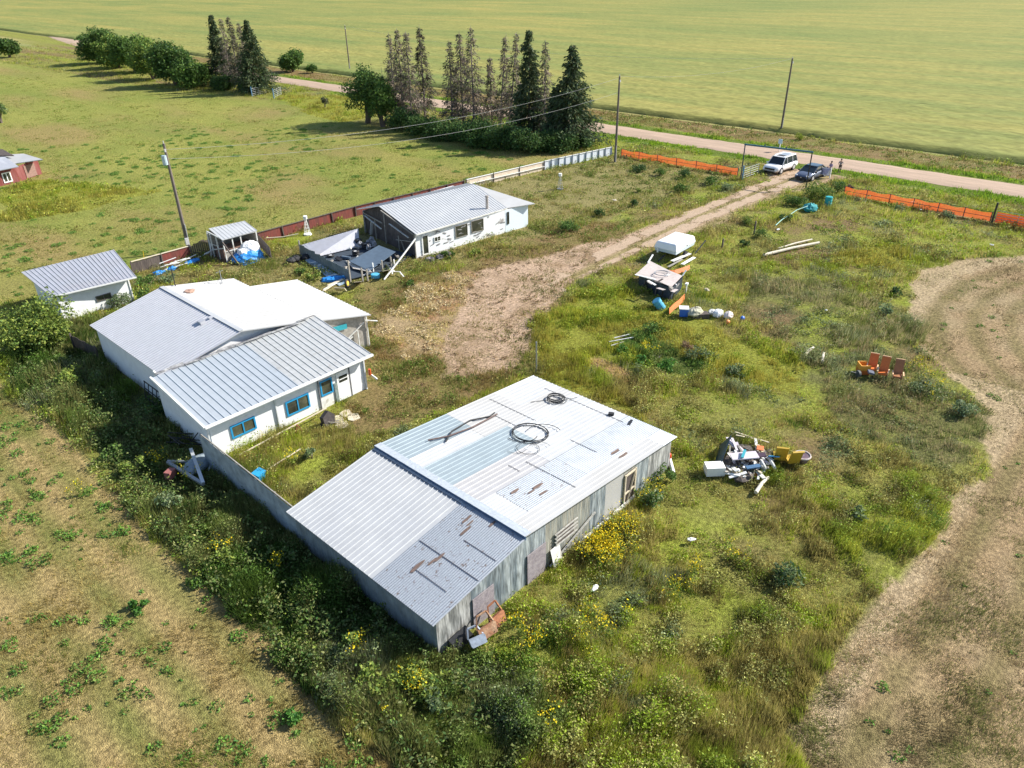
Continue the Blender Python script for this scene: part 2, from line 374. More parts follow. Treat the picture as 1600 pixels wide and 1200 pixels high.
# driveway sheet over the dirt: ragged worn tracks
# worn wheel tracks: two thin ragged bands following the drive
def frac_sheet(name,test,x0,x1,y0,y1,st,z,mt,label,cat,kind='structure'):
    xs=np.arange(x0,x1,st); ys=np.arange(y0,y1,st); A,B=np.meshgrid(xs,ys); t=test(A.ravel(),B.ravel()).reshape(A.shape)
    b=MB(); vid={}
    def vi(i,j):
        if (i,j) not in vid: vid[(i,j)]=len(b.v); x,y=xs[i],ys[j]; b.v.append((x,y,z+float((fbm(np.array([x]),np.array([y]),3,9)-.5)[0])*.10))
        return vid[(i,j)]
    for j in range(len(ys)-1):
        for i in range(len(xs)-1):
            if t[j,i]: b.f.append((vi(i,j),vi(i+1,j),vi(i+1,j+1),vi(i,j+1)))
    return solo(name,b,mt,label,cat,kind=kind)
dpoly=[p for k,p,j in POLY if k==DIRT][0]
def dtest(X,Y):
    x=X+1.6*(fbm(X,Y,2.2,700)-.5); y=Y+2.0*(fbm(X,Y,2.2,720)-.5)
    n=fbm(X,Y,1.3,730)
    trk=np.exp(-((Y-36.9+.9*np.sin(X/14))/.6)**2)+np.exp(-((Y-34.9+.9*np.sin(X/14))/.6)**2)
    return pip(x,y,dpoly)&(trk>.30+.25*(n-.5))&(n<.64-np.clip((52-X)/14,0,1)*.40)
drm=mat('driveway_gravel',(.42,.305,.21),.95,var=.22,scale=3.2,col2=(.34,.25,.16),amt=.6,bump=.6,bscale=24)
frac_sheet('driveway',dtest,26,98,27,46,.22,.022,drm,'worn dirt and gravel driveway from the gate to the yard','driveway')
# crop: raised standing grain with ragged edge
def cropsheet():
    xs=axis(112.6,150,.8,112.6,2600); xs=xs[xs>=112.5]; ys=axis(-60,330,1.3,-2400,3000)
    A,B=np.meshgrid(xs,ys); X,Y=A.ravel(),B.ravel()
    edge=(np.abs(X-112.6)<1e-6)|(X==xs[0])
    Xj=X+np.where(X<117,1.6*(fbm(X*0,Y,5,5)-.5),0)*np.clip((117-X)/4,0,1)
    Z=.72+.22*(fbm(X,Y,2.5,66)-.5)+np.where(X<150,.05*rng.standard_normal(len(X)),0); Z[edge]=.02; Z[(X>xs[0])&(X<xs[0]+.9)]*=.9
    c=coverage(X,Y,np.full(X.shape,CROP)); n=len(X); ny,nx=A.shape; ix=np.arange(n).reshape(A.shape)
    f=np.stack([ix[:-1,:-1],ix[:-1,1:],ix[1:,1:],ix[1:,:-1]],-1).reshape(-1,4)
    me=bpy.data.meshes.new('crop'); me.vertices.add(n); me.vertices.foreach_set('co',np.stack([Xj,Y,Z],1).astype('f').ravel())
    me.loops.add(f.size); me.loops.foreach_set('vertex_index',f.astype('i').ravel()); me.polygons.add(len(f))
    me.polygons.foreach_set('loop_start',np.arange(0,f.size,4,dtype='i')); me.polygons.foreach_set('loop_total',np.full(len(f),4,'i')); me.update(calc_edges=True)
    me.materials.append(mat('standing_grain',(.205,.215,.062),.95,macro=.16,var=.26,scale=1.5,col2=(.245,.245,.075),amt=.75,bump=.9,bscale=10,stretch=(.5,.20,1),lines=('X',21.0,.035,.82),spec=.1)); me.polygons.foreach_set('use_smooth',[True]*len(me.polygons))
    tag(link('grain_crop',me),'yellow green standing grain crop filling the field beyond the gravel road','crop',kind='stuff')
cropsheet()
# ---------------------------------------------------------------- vegetation
leafm=vcol('foliage',.6,var=.2,scale=3,trans=.3,spec=.12)
grassm=vcol('grass_blades',.7,var=.15,scale=2,trans=.48,spec=.08)
def unit(n):
    a=rng.uniform(0,2*PI,n); z=rng.uniform(-1,1,n); r=np.sqrt(1-z*z); return np.stack([r*np.cos(a),r*np.sin(a),z],1)
def tripos(P,D,h,w,az):
    """blades: base P, lean D (n,3 unit), height h, width w"""
    s=np.stack([np.cos(az),np.sin(az),np.zeros_like(az)],1)*(w/2)[:,None]
    return np.stack([P-s,P+s,P+D*h[:,None]],1).reshape(-1,3)
def leaves(cen,siz,cols,flat=0.0,asp=.6):
    n=len(cen); a=unit(n); a[:,2]*=(1-flat); a/=np.linalg.norm(a,axis=1)[:,None]+1e-9
    b=np.cross(a,unit(n)); b/=np.linalg.norm(b,axis=1)[:,None]+1e-9
    a=a*siz[:,None]; b=b*(siz*asp)[:,None]
    return np.stack([cen-a,cen+b*.9+a*.15,cen+a,cen-b*.9+a*.15],1).reshape(-1,3),cols
def pal(p,n,v=.2):
    p=np.array(p); c=p[rng.integers(0,len(p),n)]; return np.clip(c*(1+v*rng.standard_normal((n,1)))+.008*rng.standard_normal((n,3)),.01,.9)
camxy=np.array([R3.x,R3.y]),np.array([lot(V(0,1,0)).x,lot(V(0,1,0)).y])
def inframe(P,m=90):
    v=P-np.array(CAM); z=v@np.array(F3); x=800+FPX*(v@np.array(R3))/z; y=600+FPX*(v@np.array(D3))/z
    return (z>1)&(x>-m)&(x<1600+m)&(y>-m)&(y<1200+m)
PALS={
 MOWL:[(0.347,0.263,0.086),(0.275,0.231,0.065),(0.173,0.210,0.043),(0.428,0.336,0.122),(0.204,0.158,0.050)],
 MOWU:[(.30,.32,.07),(.22,.28,.05),(.40,.34,.12),(.18,.26,.04),(.27,.24,.07)],
 WEED:[(.31,.36,.045),(.39,.40,.055),(.17,.25,.04),(.43,.35,.12),(.34,.41,.04),(.48,.42,.14),(.25,.21,.07),(.27,.32,.045)],
 DK:[(.21,.23,.07),(.29,.29,.10),(.34,.27,.14),(.16,.19,.06),(.40,.34,.18)],
 TAN:[(.50,.38,.22),(.38,.29,.16),(.27,.21,.11),(.19,.16,.075),(.24,.26,.08),(.46,.36,.21)],
 DIRT:[(0.224,0.210,0.058),(0.326,0.273,0.101),(0.143,0.179,0.036)],
 STRAW:[(0.673,0.557,0.223),(0.530,0.420,0.158),(0.592,0.504,0.216),(0.255,0.231,0.058)],
 LIME:[(.34,.37,.04),(.40,.40,.05),(.24,.30,.035),(.42,.37,.07),(.30,.27,.06)],
 STRIP:[(0.102,0.168,0.029),(0.143,0.210,0.036),(0.204,0.242,0.065),(0.245,0.242,0.086),(0.082,0.137,0.029)],  # blades darker than the yard weeds, wall shade painted into the greens
 VERGE:[(0.204,0.336,0.025),(0.275,0.399,0.036),(0.153,0.263,0.029)],
 DRY:[(0.265,0.252,0.058),(0.347,0.263,0.094),(0.286,0.200,0.072),(0.173,0.231,0.043),(0.408,0.336,0.130)],
 PALE:[(0.337,0.315,0.094),(0.275,0.294,0.065),(0.428,0.347,0.137),(0.204,0.242,0.050)],
 GARD:[(.12,.22,.04),(.18,.28,.05),(.09,.16,.04),(.22,.26,.07)]}
SPEC={#  kind: (prob, height, width, lean)
 MOWL:(.42,.13,.030,1.0),MOWU:(.45,.15,.042,.9),WEED:(1,.50,.030,.42),DK:(1,.55,.030,.45),TAN:(.7,.12,.030,1.3),DIRT:(.4,.18,.04,.9),
 STRAW:(.7,.22,.05,1.0),LIME:(1,.50,.034,.4),STRIP:(1,.75,.05,.5),VERGE:(1,.35,.05,.4),DRY:(.75,.26,.04,.8),PALE:(1,.36,.034,.6),GARD:(1,.5,.07,.7)}
def scatter(N):
    r=np.exp(rng.uniform(math.log(14),math.log(330),N)); az=rng.uniform(-R(53),R(53),N)
    P2=(r*np.cos(az))[:,None]*camxy[1]+(r*np.sin(az))[:,None]*camxy[0]
    P=np.c_[P2,np.zeros(N)]; q=inframe(P,60); P=P[q]; r=r[q]
    K=classify(P[:,0],P[:,1]); X,Y=P[:,0],P[:,1]
    ok=(K!=CROP)&~((X>95.8)&(X<102.2))
    for b in BLD: ok&=~pip(X,Y,b)
    ok&=~dtest(X,Y)|(rng.random(len(X))<.06)
    pr=np.array([SPEC.get(k,(0,))[0] for k in range(14)])[K]; ok&=rng.random(len(X))<pr
    P,K,r=P[ok],K[ok],r[ok]; X,Y=P[:,0],P[:,1]; n=len(P); print('tufts',n)
    h0=np.array([SPEC.get(k,(0,0,0,0))[1] for k in range(14)])[K]; w0=np.array([SPEC.get(k,(0,0,0,0))[2] for k in range(14)])[K]; ln=np.array([SPEC.get(k,(0,0,0,0))[3] for k in range(14)])[K]
    cl=fbm(X,Y,2.4,301); cl2=fbm(X,Y,.9,302)
    hh=h0*np.clip(.1+3.2*(cl-.32)+1.4*(cl2-.5),.15,2.4)
    grow=np.clip(r/40,.8,4)**.75
    patch=fbm(X,Y,3.2,333); patch2=fbm(X,Y,1.1,334)
    B=5; tot=n*B
    col=np.zeros((n,3))
    for k,p in PALS.items():
        q=K==k
        if not q.any(): continue
        p=np.array(p); m=len(p)
        i=np.clip(((fbm(X[q],Y[q],7,336)*.5+patch[q]*.35+patch2[q]*.25-.25)*2.3*m+rng.normal(0,.45,q.sum())).astype(int)%m,0,m-1)
        col[q]=p[i]
    # blue-green sage drifts in the weeds
    sg=(fbm(X,Y,2.4,350)+.15*rng.random(n)>.74)&((K==WEED)|(K==DK)|(K==STRIP)); col[sg]=pal([(.25,.27,.12),(.18,.21,.08),(.30,.31,.17)],sg.sum())
    col*=(1+.13*rng.standard_normal((n,1))).clip(.4,1.8)
    Pb=np.repeat(P,B,0)+np.c_[rng.normal(0,.10,(tot,2))*np.repeat(grow,B)[:,None],np.zeros(tot)]
    Pb[:,2]=-.03
    lean=np.repeat(ln,B)*rng.uniform(.3,1.2,tot); a=np.repeat(fbm(X,Y,4,370)*9+fbm(X,Y,1.2,371)*3,B)+rng.normal(0,.95,tot)
    D=np.stack([np.cos(a)*lean,np.sin(a)*lean,np.ones(tot)],1); D/=np.linalg.norm(D,axis=1)[:,None]
    h=np.repeat(hh,B)*rng.uniform(.55,1.25,tot)+.03; w=np.repeat(w0*grow,B)*rng.uniform(.7,1.4,tot)
    vv=tripos(Pb,D,h/D[:,2].clip(.4)*.8,w,a+PI/2+rng.normal(0,.5,tot))
    cb=np.repeat(col,B,0)*(1+.10*rng.standard_normal((tot,1)))
    cb=np.clip(cb,.01,.9); Kb=np.repeat(K,B)
    groups={'mown_stubble_grass':((MOWL,MOWU,TAN),'short mown yellow green and tan stubble of the fields'),
            'tall_weeds':((WEED,DK,PALE,LIME,GARD),'knee high weeds and wild grass of the yard'),
            'verge_grass':((VERGE,),'bright green grass along the gravel road'),
            'dry_weeds':((DRY,STRAW,DIRT),'dry brown and cream weeds at the dirt yard and roadside'),
            'wall_weeds':((STRIP,),'rank weeds growing along the metal walls, coloured dark for the wall shade')}
    for nm,(ks,lab) in groups.items():
        q=np.isin(Kb,ks)
        if not q.any(): continue
        me=np_mesh(nm,vv.reshape(-1,3,3)[q].reshape(-1,3),3,cb[q],grassm)
        tag(link(nm,me),lab,'grass',kind='stuff')
    # leafy forbs: small leaf clumps riding at weed height
    f=np.isin(K,(WEED,DK,STRIP,GARD,DRY,LIME,PALE))&(cl2+.3*rng.random(n)+.5*(fbm(X,Y,4.5,380)-.5)>.78)&(r<140)
    Pf,rf,hf,cf,kf=P[f],grow[f],hh[f],col[f],K[f]; M=4; m=len(Pf)*M
    cen=np.repeat(Pf,M,0)+np.c_[rng.normal(0,.13,(m,2))*np.repeat(rf,M)[:,None],np.zeros(m)]; cen[:,2]=np.repeat(hf,M)*rng.uniform(.35,1.05,m)+.02
    lv,lc=leaves(cen,np.repeat(rf,M)*rng.uniform(.035,.075,m),np.clip(np.repeat(cf,M,0)*(1+.2*rng.standard_normal((m,1)))*[.8,.92,.85],.01,.9),flat=.4)
    tag(link('leafy_forbs',np_mesh('leafy_forbs',lv,4,lc,leafm)),'small leafy weeds mixed through the tall yard grass','weeds',kind='stuff')
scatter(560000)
def domes(nm,cs,per,ls,pl,label,cat,mt=None,v=.2,group=None,kind='stuff',flowers=None):
    """cs: list of (x,y,rx,ry,h)"""
    Ps=[];Cs=[];Ss=[]
    for x,y,rx,ry,h in cs:
        n=max(14,int(per*rx*ry*(1+h)*70)); u=unit(n); u[:,2]=abs(u[:,2]); rr=rng.uniform(.45,1.0,n)**.6
        lump=1+.25*np.sin(u[:,0]*7+x*3)+.2*np.sin(u[:,1]*9+y*5)
        Ps.append(np.stack([x+u[:,0]*rx*rr*lump,y+u[:,1]*ry*rr*lump,.02+u[:,2]*h*rr*lump],1)); Cs.append(pal(pl,n,v)); Ss.append(np.full(n,ls)*rng.uniform(.6,1.4,n))
    P=np.concatenate(Ps);c=np.concatenate(Cs);s=np.concatenate(Ss)
    vv,c=leaves(P,s,c,flat=.3)
    return tag(link(nm,np_mesh(nm,vv,4,c,mt or leafm)),label,cat,group,kind)
def rpts(n,test,x0,x1,y0,y1):
    o=[]
    while len(o)<n:
        x=rng.uniform(x0,x1,4000); y=rng.uniform(y0,y1,4000); q=test(x,y)&inframe(np.c_[x,y,x*0],20)
        o+=list(zip(x[q],y[q]))
    return o[:n]
alf=[]
for (x,y) in rpts(210,lambda x,y:(classify(x,y)==MOWL)&(fbm(x,y,5,61)+.25*rng.random(len(x))>.62),-30,8,8,75): s=rng.uniform(.05,.38); alf.append((x,y,s,s*rng.uniform(.7,1.3),s*.45))
for (x,y) in rpts(460,lambda x,y:(classify(x,y)==MOWU)&(fbm(x,y,10,62)+.3*rng.random(len(x))>.66),-20,80,62,130): s=rng.uniform(.08,.6); alf.append((x,y,s,s*rng.uniform(.7,1.5),s*.32))
for (x,y) in rpts(34,lambda x,y:classify(x,y)==TAN,14,75,-8,12): s=rng.uniform(.12,.3); alf.append((x,y,s,s,s*.5))
domes('alfalfa_tufts',alf,9,.055,[(.11,.24,.04),(.16,.30,.05),(.09,.19,.045),(.20,.31,.07)],'green alfalfa tufts regrowing across the mown fields','plants')
puf=[(x,y,rng.uniform(.15,.4),rng.uniform(.15,.4),rng.uniform(.12,.3)) for x,y in rpts(230,lambda x,y:(classify(x,y)==STRAW)&(fbm(x,y,1.5,63)>.5),25,48,30,50)]
domes('dried_weed_clumps',puf,3,.06,[(.66,.54,.30),(.55,.42,.22),(.70,.60,.38)],'cream dried weed clumps at the edge of the dirt yard','weeds')
clod=[(x,y,rng.uniform(.08,.28),rng.uniform(.08,.28),rng.uniform(.05,.16)) for x,y in rpts(420,lambda x,y:np.isin(classify(x,y),(DIRT,DRY,STRAW))&(x<52)&(fbm(x,y,2,64)>.48),24,52,28,48)]
domes('dead_weed_clods',clod,5,.05,[(.24,.15,.08),(.18,.11,.06),(.32,.22,.12),(.20,.19,.07)],'small brown clumps of dead weeds dotted over the dirt yard','weeds')
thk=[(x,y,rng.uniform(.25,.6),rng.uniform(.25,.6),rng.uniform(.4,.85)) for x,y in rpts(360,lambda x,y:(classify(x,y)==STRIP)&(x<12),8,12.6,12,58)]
domes('weed_thicket',thk,3.2,.07,[(.09,.15,.04),(.12,.19,.05),(.16,.21,.07),(.2,.22,.08)],'dense leafy thicket along the metal walls, wall shade put into its dark greens','weeds')  # thicket greens darkened to stand in for the wall shade
lit=[(x,y,rng.uniform(.3,.7),rng.uniform(.3,.7),rng.uniform(.3,.6)) for x,y in rpts(120,lambda x,y:(x>8)&(x<9.6),8,9.6,12,52)]
domes('weed_border',lit,2.6,.06,[(.22,.29,.06),(.28,.31,.09),(.34,.34,.14),(.17,.25,.045)],'pale sage and thistle border beside the mown field','weeds')
yel=[]
for (px,py,n,sp) in ((945,862,150,.95),(975,825,60,.8),(1010,770,14,.7),(935,975,26,.9),(830,1000,14,.5),(810,975,8,.4),(345,860,8,.5),(430,880,8,.4),(560,1010,8,.4),(250,720,9,.5),(300,745,8,.5),(640,1075,14,.7),(1060,925,8,.6),(1150,870,8,.5),(860,1130,8,.4),(120,770,6,.4),(1455,605,10,.9),(1010,545,14,.5),(1435,575,8,.6),(455,720,8,.4),(1085,890,7,.4)):
    g=G(px,py,.3)
    for i in range(n): yel.append((g.x+rng.normal(0,sp*.55),g.y+rng.normal(0,sp*.55)))
st=[(x,y,.16,.16,rng.uniform(.55,.9)) for x,y in yel]
domes('wildflower_stems',st,9,.05,[(.10,.17,.03),(.15,.21,.04),(.2,.25,.04)],'leafy stems under the yellow wildflowers beside the metal shed','weeds')
P=[]
for x,y,a,b,h in st:
    for k in range(9): P.append((x+rng.normal(0,.11),y+rng.normal(0,.11),h*rng.uniform(.72,1.1)+.05))
P=np.array(P); vv,c=leaves(P,rng.uniform(.025,.05,len(P)),pal([(.78,.56,.02),(.85,.66,.03),(.70,.60,.05)],len(P),.1),flat=.0,asp=.9)
tag(link('wildflowers',np_mesh('wildflowers',vv,4,c,leafm)),'clusters of yellow wildflowers blooming along the metal shed','flowers',kind='stuff')
# ---- individual shrubs
barkm=mat('bark',(.13,.10,.08),.95,var=.3,scale=4); deadbark=mat('dead_bark',(.20,.165,.15),.95,var=.3,scale=4)
def shrub(px,py,rad,h,pl,label,group=None,name='shrub',cat='bush',per=1.0,ls=.075,trunk=False,blobs=None,base=None,th=0):
    g=base or G(px,py,0); t=thing(name,label,cat,(g.x,g.y,0),group)
    n=blobs or max(5,int(9*rad)); cs=[]
    for i in range(n):
        a=rng.uniform(0,2*PI); q=rad*math.sqrt(rng.uniform(0,1))*.7; zz=th+(h-th)*rng.uniform(.25,.8)*(1-.35*(q/rad)**2)
        br=rad*rng.uniform(.2,.5); cs.append((g.x+q*math.cos(a),g.y+q*math.sin(a),zz,br,min(br*.9,(h-th)*.42)))
    Ps=[];Cs=[]
    for x,y,z,r1,rz in cs:
        k=int(per*max(70,900*r1*r1*.6)); u=unit(k); rr=rng.uniform(.35,1,k)**.5; lump=1+.18*np.sin(u[:,0]*9+x)+.18*np.sin(u[:,2]*8+y)
        q=np.stack([x+u[:,0]*r1*rr*lump,y+u[:,1]*r1*rr*lump,np.maximum(z+u[:,2]*rz*rr*lump,.03)],1); Ps.append(q); Cs.append(pal(pl,k,.12)*rng.uniform(.85,1.15))
    P=np.concatenate(Ps);c=np.concatenate(Cs); P-=np.array([g.x,g.y,0])
    vv,c=leaves(P,rng.uniform(.6,1.4,len(P))*ls,c,flat=.2)
    link('crown' if trunk else 'foliage',np_mesh('foliage',vv,4,c,leafm),t)
    b=MB(); m=5 if not trunk else 6
    for i in range(m):
        x,y,z,r1,rz=cs[i%len(cs)]; mid=V((g.x*2+x)/3+rng.normal(0,.05),(g.y*2+y)/3+rng.normal(0,.05),z*.5)
        b.path([V(g.x+rng.normal(0,.05),g.y+rng.normal(0,.05),-.05),mid,V(x,y,z)],[.035*h*(1.2 if trunk else .5)+.01,.02*h*.8+.008,.008],5)
    part('trunk' if trunk else 'stems',b,barkm,t)
    return t
GR=[(.10,.18,.04),(.14,.23,.05),(.08,.14,.04)]; YG=[(.22,.29,.06),(.28,.33,.07),(.15,.22,.05)]; SG=[(.19,.25,.12),(.25,.30,.16),(.13,.19,.08)]; DG=[(.07,.13,.04),(.10,.17,.05),(.055,.10,.035)]; BG=[(.08,.20,.04),(.12,.26,.05),(.07,.16,.035)]
shrub(62,545,2.6,3.6,YG+[(.10,.15,.04)],'large rounded lime green shrub beside the small white shed',cat='bush',ls=.10,per=.9,blobs=22)
shrub(120,600,1.0,1.3,YG,'leafy green bush against the dark plank fence')
SH=[(1335,812,.55,.75,SG,'round grey sage bush alone in the grass below the junk pile'),(1222,912,.85,.9,SG+DG,'widest blue grey sage bush right of the flowers'),
(1385,492,.7,.9,SG,'blue grey bush at the edge of the tan mown ring'),(1396,460,.55,.7,DG,'dark bush just above the blue grey one by the tan ring'),
(488,715,.55,.8,SG,'grey green sage in the weedy court before the blue framed windows'),(1500,645,1.0,.8,SG,'silvery bush by the ring edge right of the orange chairs'),
(1440,612,.9,.7,SG,'low sage behind the fourth orange chair'),(888,360,1.2,.9,GR,'wide low green bush by the drive, right of the long house'),
(938,338,.8,.8,DG,'small dark bush between the drive and the ornament windmill'),(988,322,.7,.8,DG,'small dark bush beside a scrap of white rubbish'),
(1065,300,1.0,1.0,GR,'green bush midway along the left orange fence, set forward'),(1000,268,1.2,1.0,DG,'dark bush at the start of the orange mesh fence'),
(1030,275,1.0,.9,GR,'second bush along the left orange fence from the utility pole'),(1072,278,1.1,1.2,DG,'taller dark bush against the left orange mesh'),
(1110,288,1.1,1.1,GR,'green bush near the gate end of the left orange fence'),(1135,296,.8,.8,SG,'grey bush nearest the arch post inside the gate'),
(700,402,.8,.7,GR,'low bush under the right hand window of the long house'),(640,445,.6,.5,GR,'small bush between the white pole foot and the dirt yard'),
(740,398,.9,.6,YG,'yellow green bush at the foot of the peeling wall'),(1282,312,1.6,1.9,GR+YG,'big bush hiding the corner of the dark car'),
(1308,300,1.2,1.5,DG+GR,'dark bush behind the teal barrel'),(1240,322,1.3,1.0,GR,'bush left of the teal tarp at the drive edge'),
(1225,345,.8,.8,DG,'dark bush where the teal rope ends'),(1190,372,.8,.9,GR,'bush by the short black post'),(1160,385,.7,.8,DG,'small dark bush between black post and trailer'),
(1172,350,.9,.7,YG,'pale bush just right of the faint track'),(1325,298,.7,.7,[(.13,.10,.08),(.18,.13,.10)],'bare brown thicket at the end of the right orange fence'),
(1040,580,1.1,.6,BG,'bright green garden plants at the right end of the bed'),(1005,570,.7,.55,BG,'bright green garden plants in the middle of the bed'),(975,550,.6,.5,BG,'bright green garden plants nearest the grey stakes'),
(1020,520,.9,.7,GR,'dark green garden row behind the bare soil'),(1095,560,1.1,.6,SG,'blue green weeds right of the garden bed'),(1075,545,.6,.6,[(.30,.20,.12),(.36,.26,.16)],'brown dried seedheads behind the garden'),
(1145,585,.9,.6,SG,'sage patch far right of the garden'),(490,438,.7,.7,YG,'leafy bush beside the white roof edge and blue plastic'),(470,430,.6,.6,GR,'bush behind the white roof near the rail fence'),
(235,450,1.1,1.3,GR,'green bush between the white shed and the red fence'),(260,440,.9,.9,SG,'grey bush in front of the red fence rubbish'),(225,470,.8,1.2,GR,'bush at the right corner of the white shed'),(185,480,1.2,1.0,SG,'sage below the white shed window'),
(210,740,.8,1.2,YG,'yellow green bush in the dark strip near the black pipes'),(180,715,.7,1.0,GR,'low green bush left of the yellow green one'),(240,650,.9,1.3,DG,'dark bush leaning on the tall white wall'),
(265,800,.8,1.0,SG,'sage bush below the boat trailer frame'),(360,880,.7,1.0,YG,'bush in the strip beside the low wall of the shed'),(550,1020,.55,1.2,GR+YG,'young poplar shoot in the shade of the shed corner'),
(590,1085,1.0,1.0,YG,'bush where the shed shadow ends'),(665,1075,1.0,.9,YG,'bright bush below the sharp shed corner'),(685,1105,.6,.6,SG,'sage tuft below the shed corner'),
(1000,300,.5,.5,YG,'tiny bush in the pale house yard'),(1250,218,1.0,.8,[(.25,.32,.03),(.3,.36,.05)],'yellow green bush at the foot of the roadside pole'),(1480,340,.9,.7,SG,'grey bush below the right orange fence'),
(1400,330,.8,.6,SG,'low grey bush under the middle of the right orange fence'),(1195,230,.0,.0,None,None),(1030,750,.9,.9,GR,'leafy bush at the far corner of the shed wall'),(1010,790,.9,.9,SG+GR,'sage and green bush between flowers and junk pile'),
(640,1000,.0,.0,None,None),(790,880,.5,.7,GR,'leafy bush at the foot of the boarded shed wall'),(310,910,.5,.4,GR,'bright small bush in the mown stubble'),(220,950,.45,.35,BG,'round green tuft alone in the lower stubble'),
(460,1125,.4,.35,BG,'bright green tuft at the bottom of the mown field')]
for a in SH:
    if a[4]: shrub(*a)
# ---- deciduous trees
def tree(px,py,h,rad,pl,label,group=None,ls=.16,per=.22,th=.5):
    return shrub(px,py,rad,h,pl,label,group,name='leafy_tree',cat='tree',per=per,ls=ls,trunk=True,th=th,blobs=int(14+rad*4))
tree(15,90,6.0,3.6,DG+GR,'lone rounded tree at the top left corner','trees of the far hedge',per=.15,ls=.3)
for i,(px,py,h,r,lb) in enumerate(((160,99,9.0,5.6,'first leafy tree of the far hedge, at its left end'),(185,106,9.5,5.4,'pale leafy tree second in the far hedge'),(212,114,9.8,5.6,'broad tree in the middle of the far hedge'),
  (240,124,9.3,5.2,'yellow green tree in the far hedge before the gap'),(275,134,9.2,5.2,'dark rounded tree near the right end of the far hedge'),(300,138,6.5,4.0,'smaller tree between the round dark one and the spruces'),(322,132,5,2.6,'low pale tree just left of the far spruces'))):
    tree(px,py,h,r,(GR+DG,YG+GR,GR,YG+GR,DG+GR,GR,YG)[i],lb,'trees of the far hedge',ls=.24,per=.26,th=.2)
tree(458,112,5.0,3.6,GR,'round bush across the gravel road near the far pole',ls=.25,per=.2)
tree(488,114,2.0,1.8,GR,'low bush right of the round one across the road',ls=.22,per=.2)
tree(575,192,10.0,3.9,GR+DG,'leafy poplar at the left end of the dead spruces',ls=.18,per=.30)
tree(598,198,7.5,3.0,GR,'smaller poplar tucked beside the first dead spruce',ls=.18,per=.3)
tree(508,168,2.0,.9,[(.12,.11,.07),(.10,.12,.06)],'small dark sapling alone in the bright green triangle')
tree(2,192,4.2,1.6,GR+SG,'grey green bush cut by the left edge above the red shed',ls=.12,per=.5)
for i,(px,py,r,h) in enumerate(((630,203,3.0,3.4),(662,212,3.1,3.2),(700,218,3.2,2.8),(742,226,3.4,3.6),(785,232,3.3,3.0),(830,237,3.0,3.2),(872,236,2.8,2.6),(905,232,2.3,2.0),(350,140,3.2,3.0),(392,145,2.8,2.4))):
    shrub(px,py,r,h,DG+[(.08,.15,.04)],('dark shrub under the dead spruces, %s'%('leftmost, beside the poplars','left of the gap between spruce clumps','right of the clump gap','below the second clump','below the leaning dead spruces','below the tall green spruce','below the last dead spruce','nearest the white fence end')[i]) if i<8 else ('shrub under the far spruce clump, '+('left side' if i==8 else 'right side by the metal gates')),'understorey shrubs',ls=.15,per=.32)
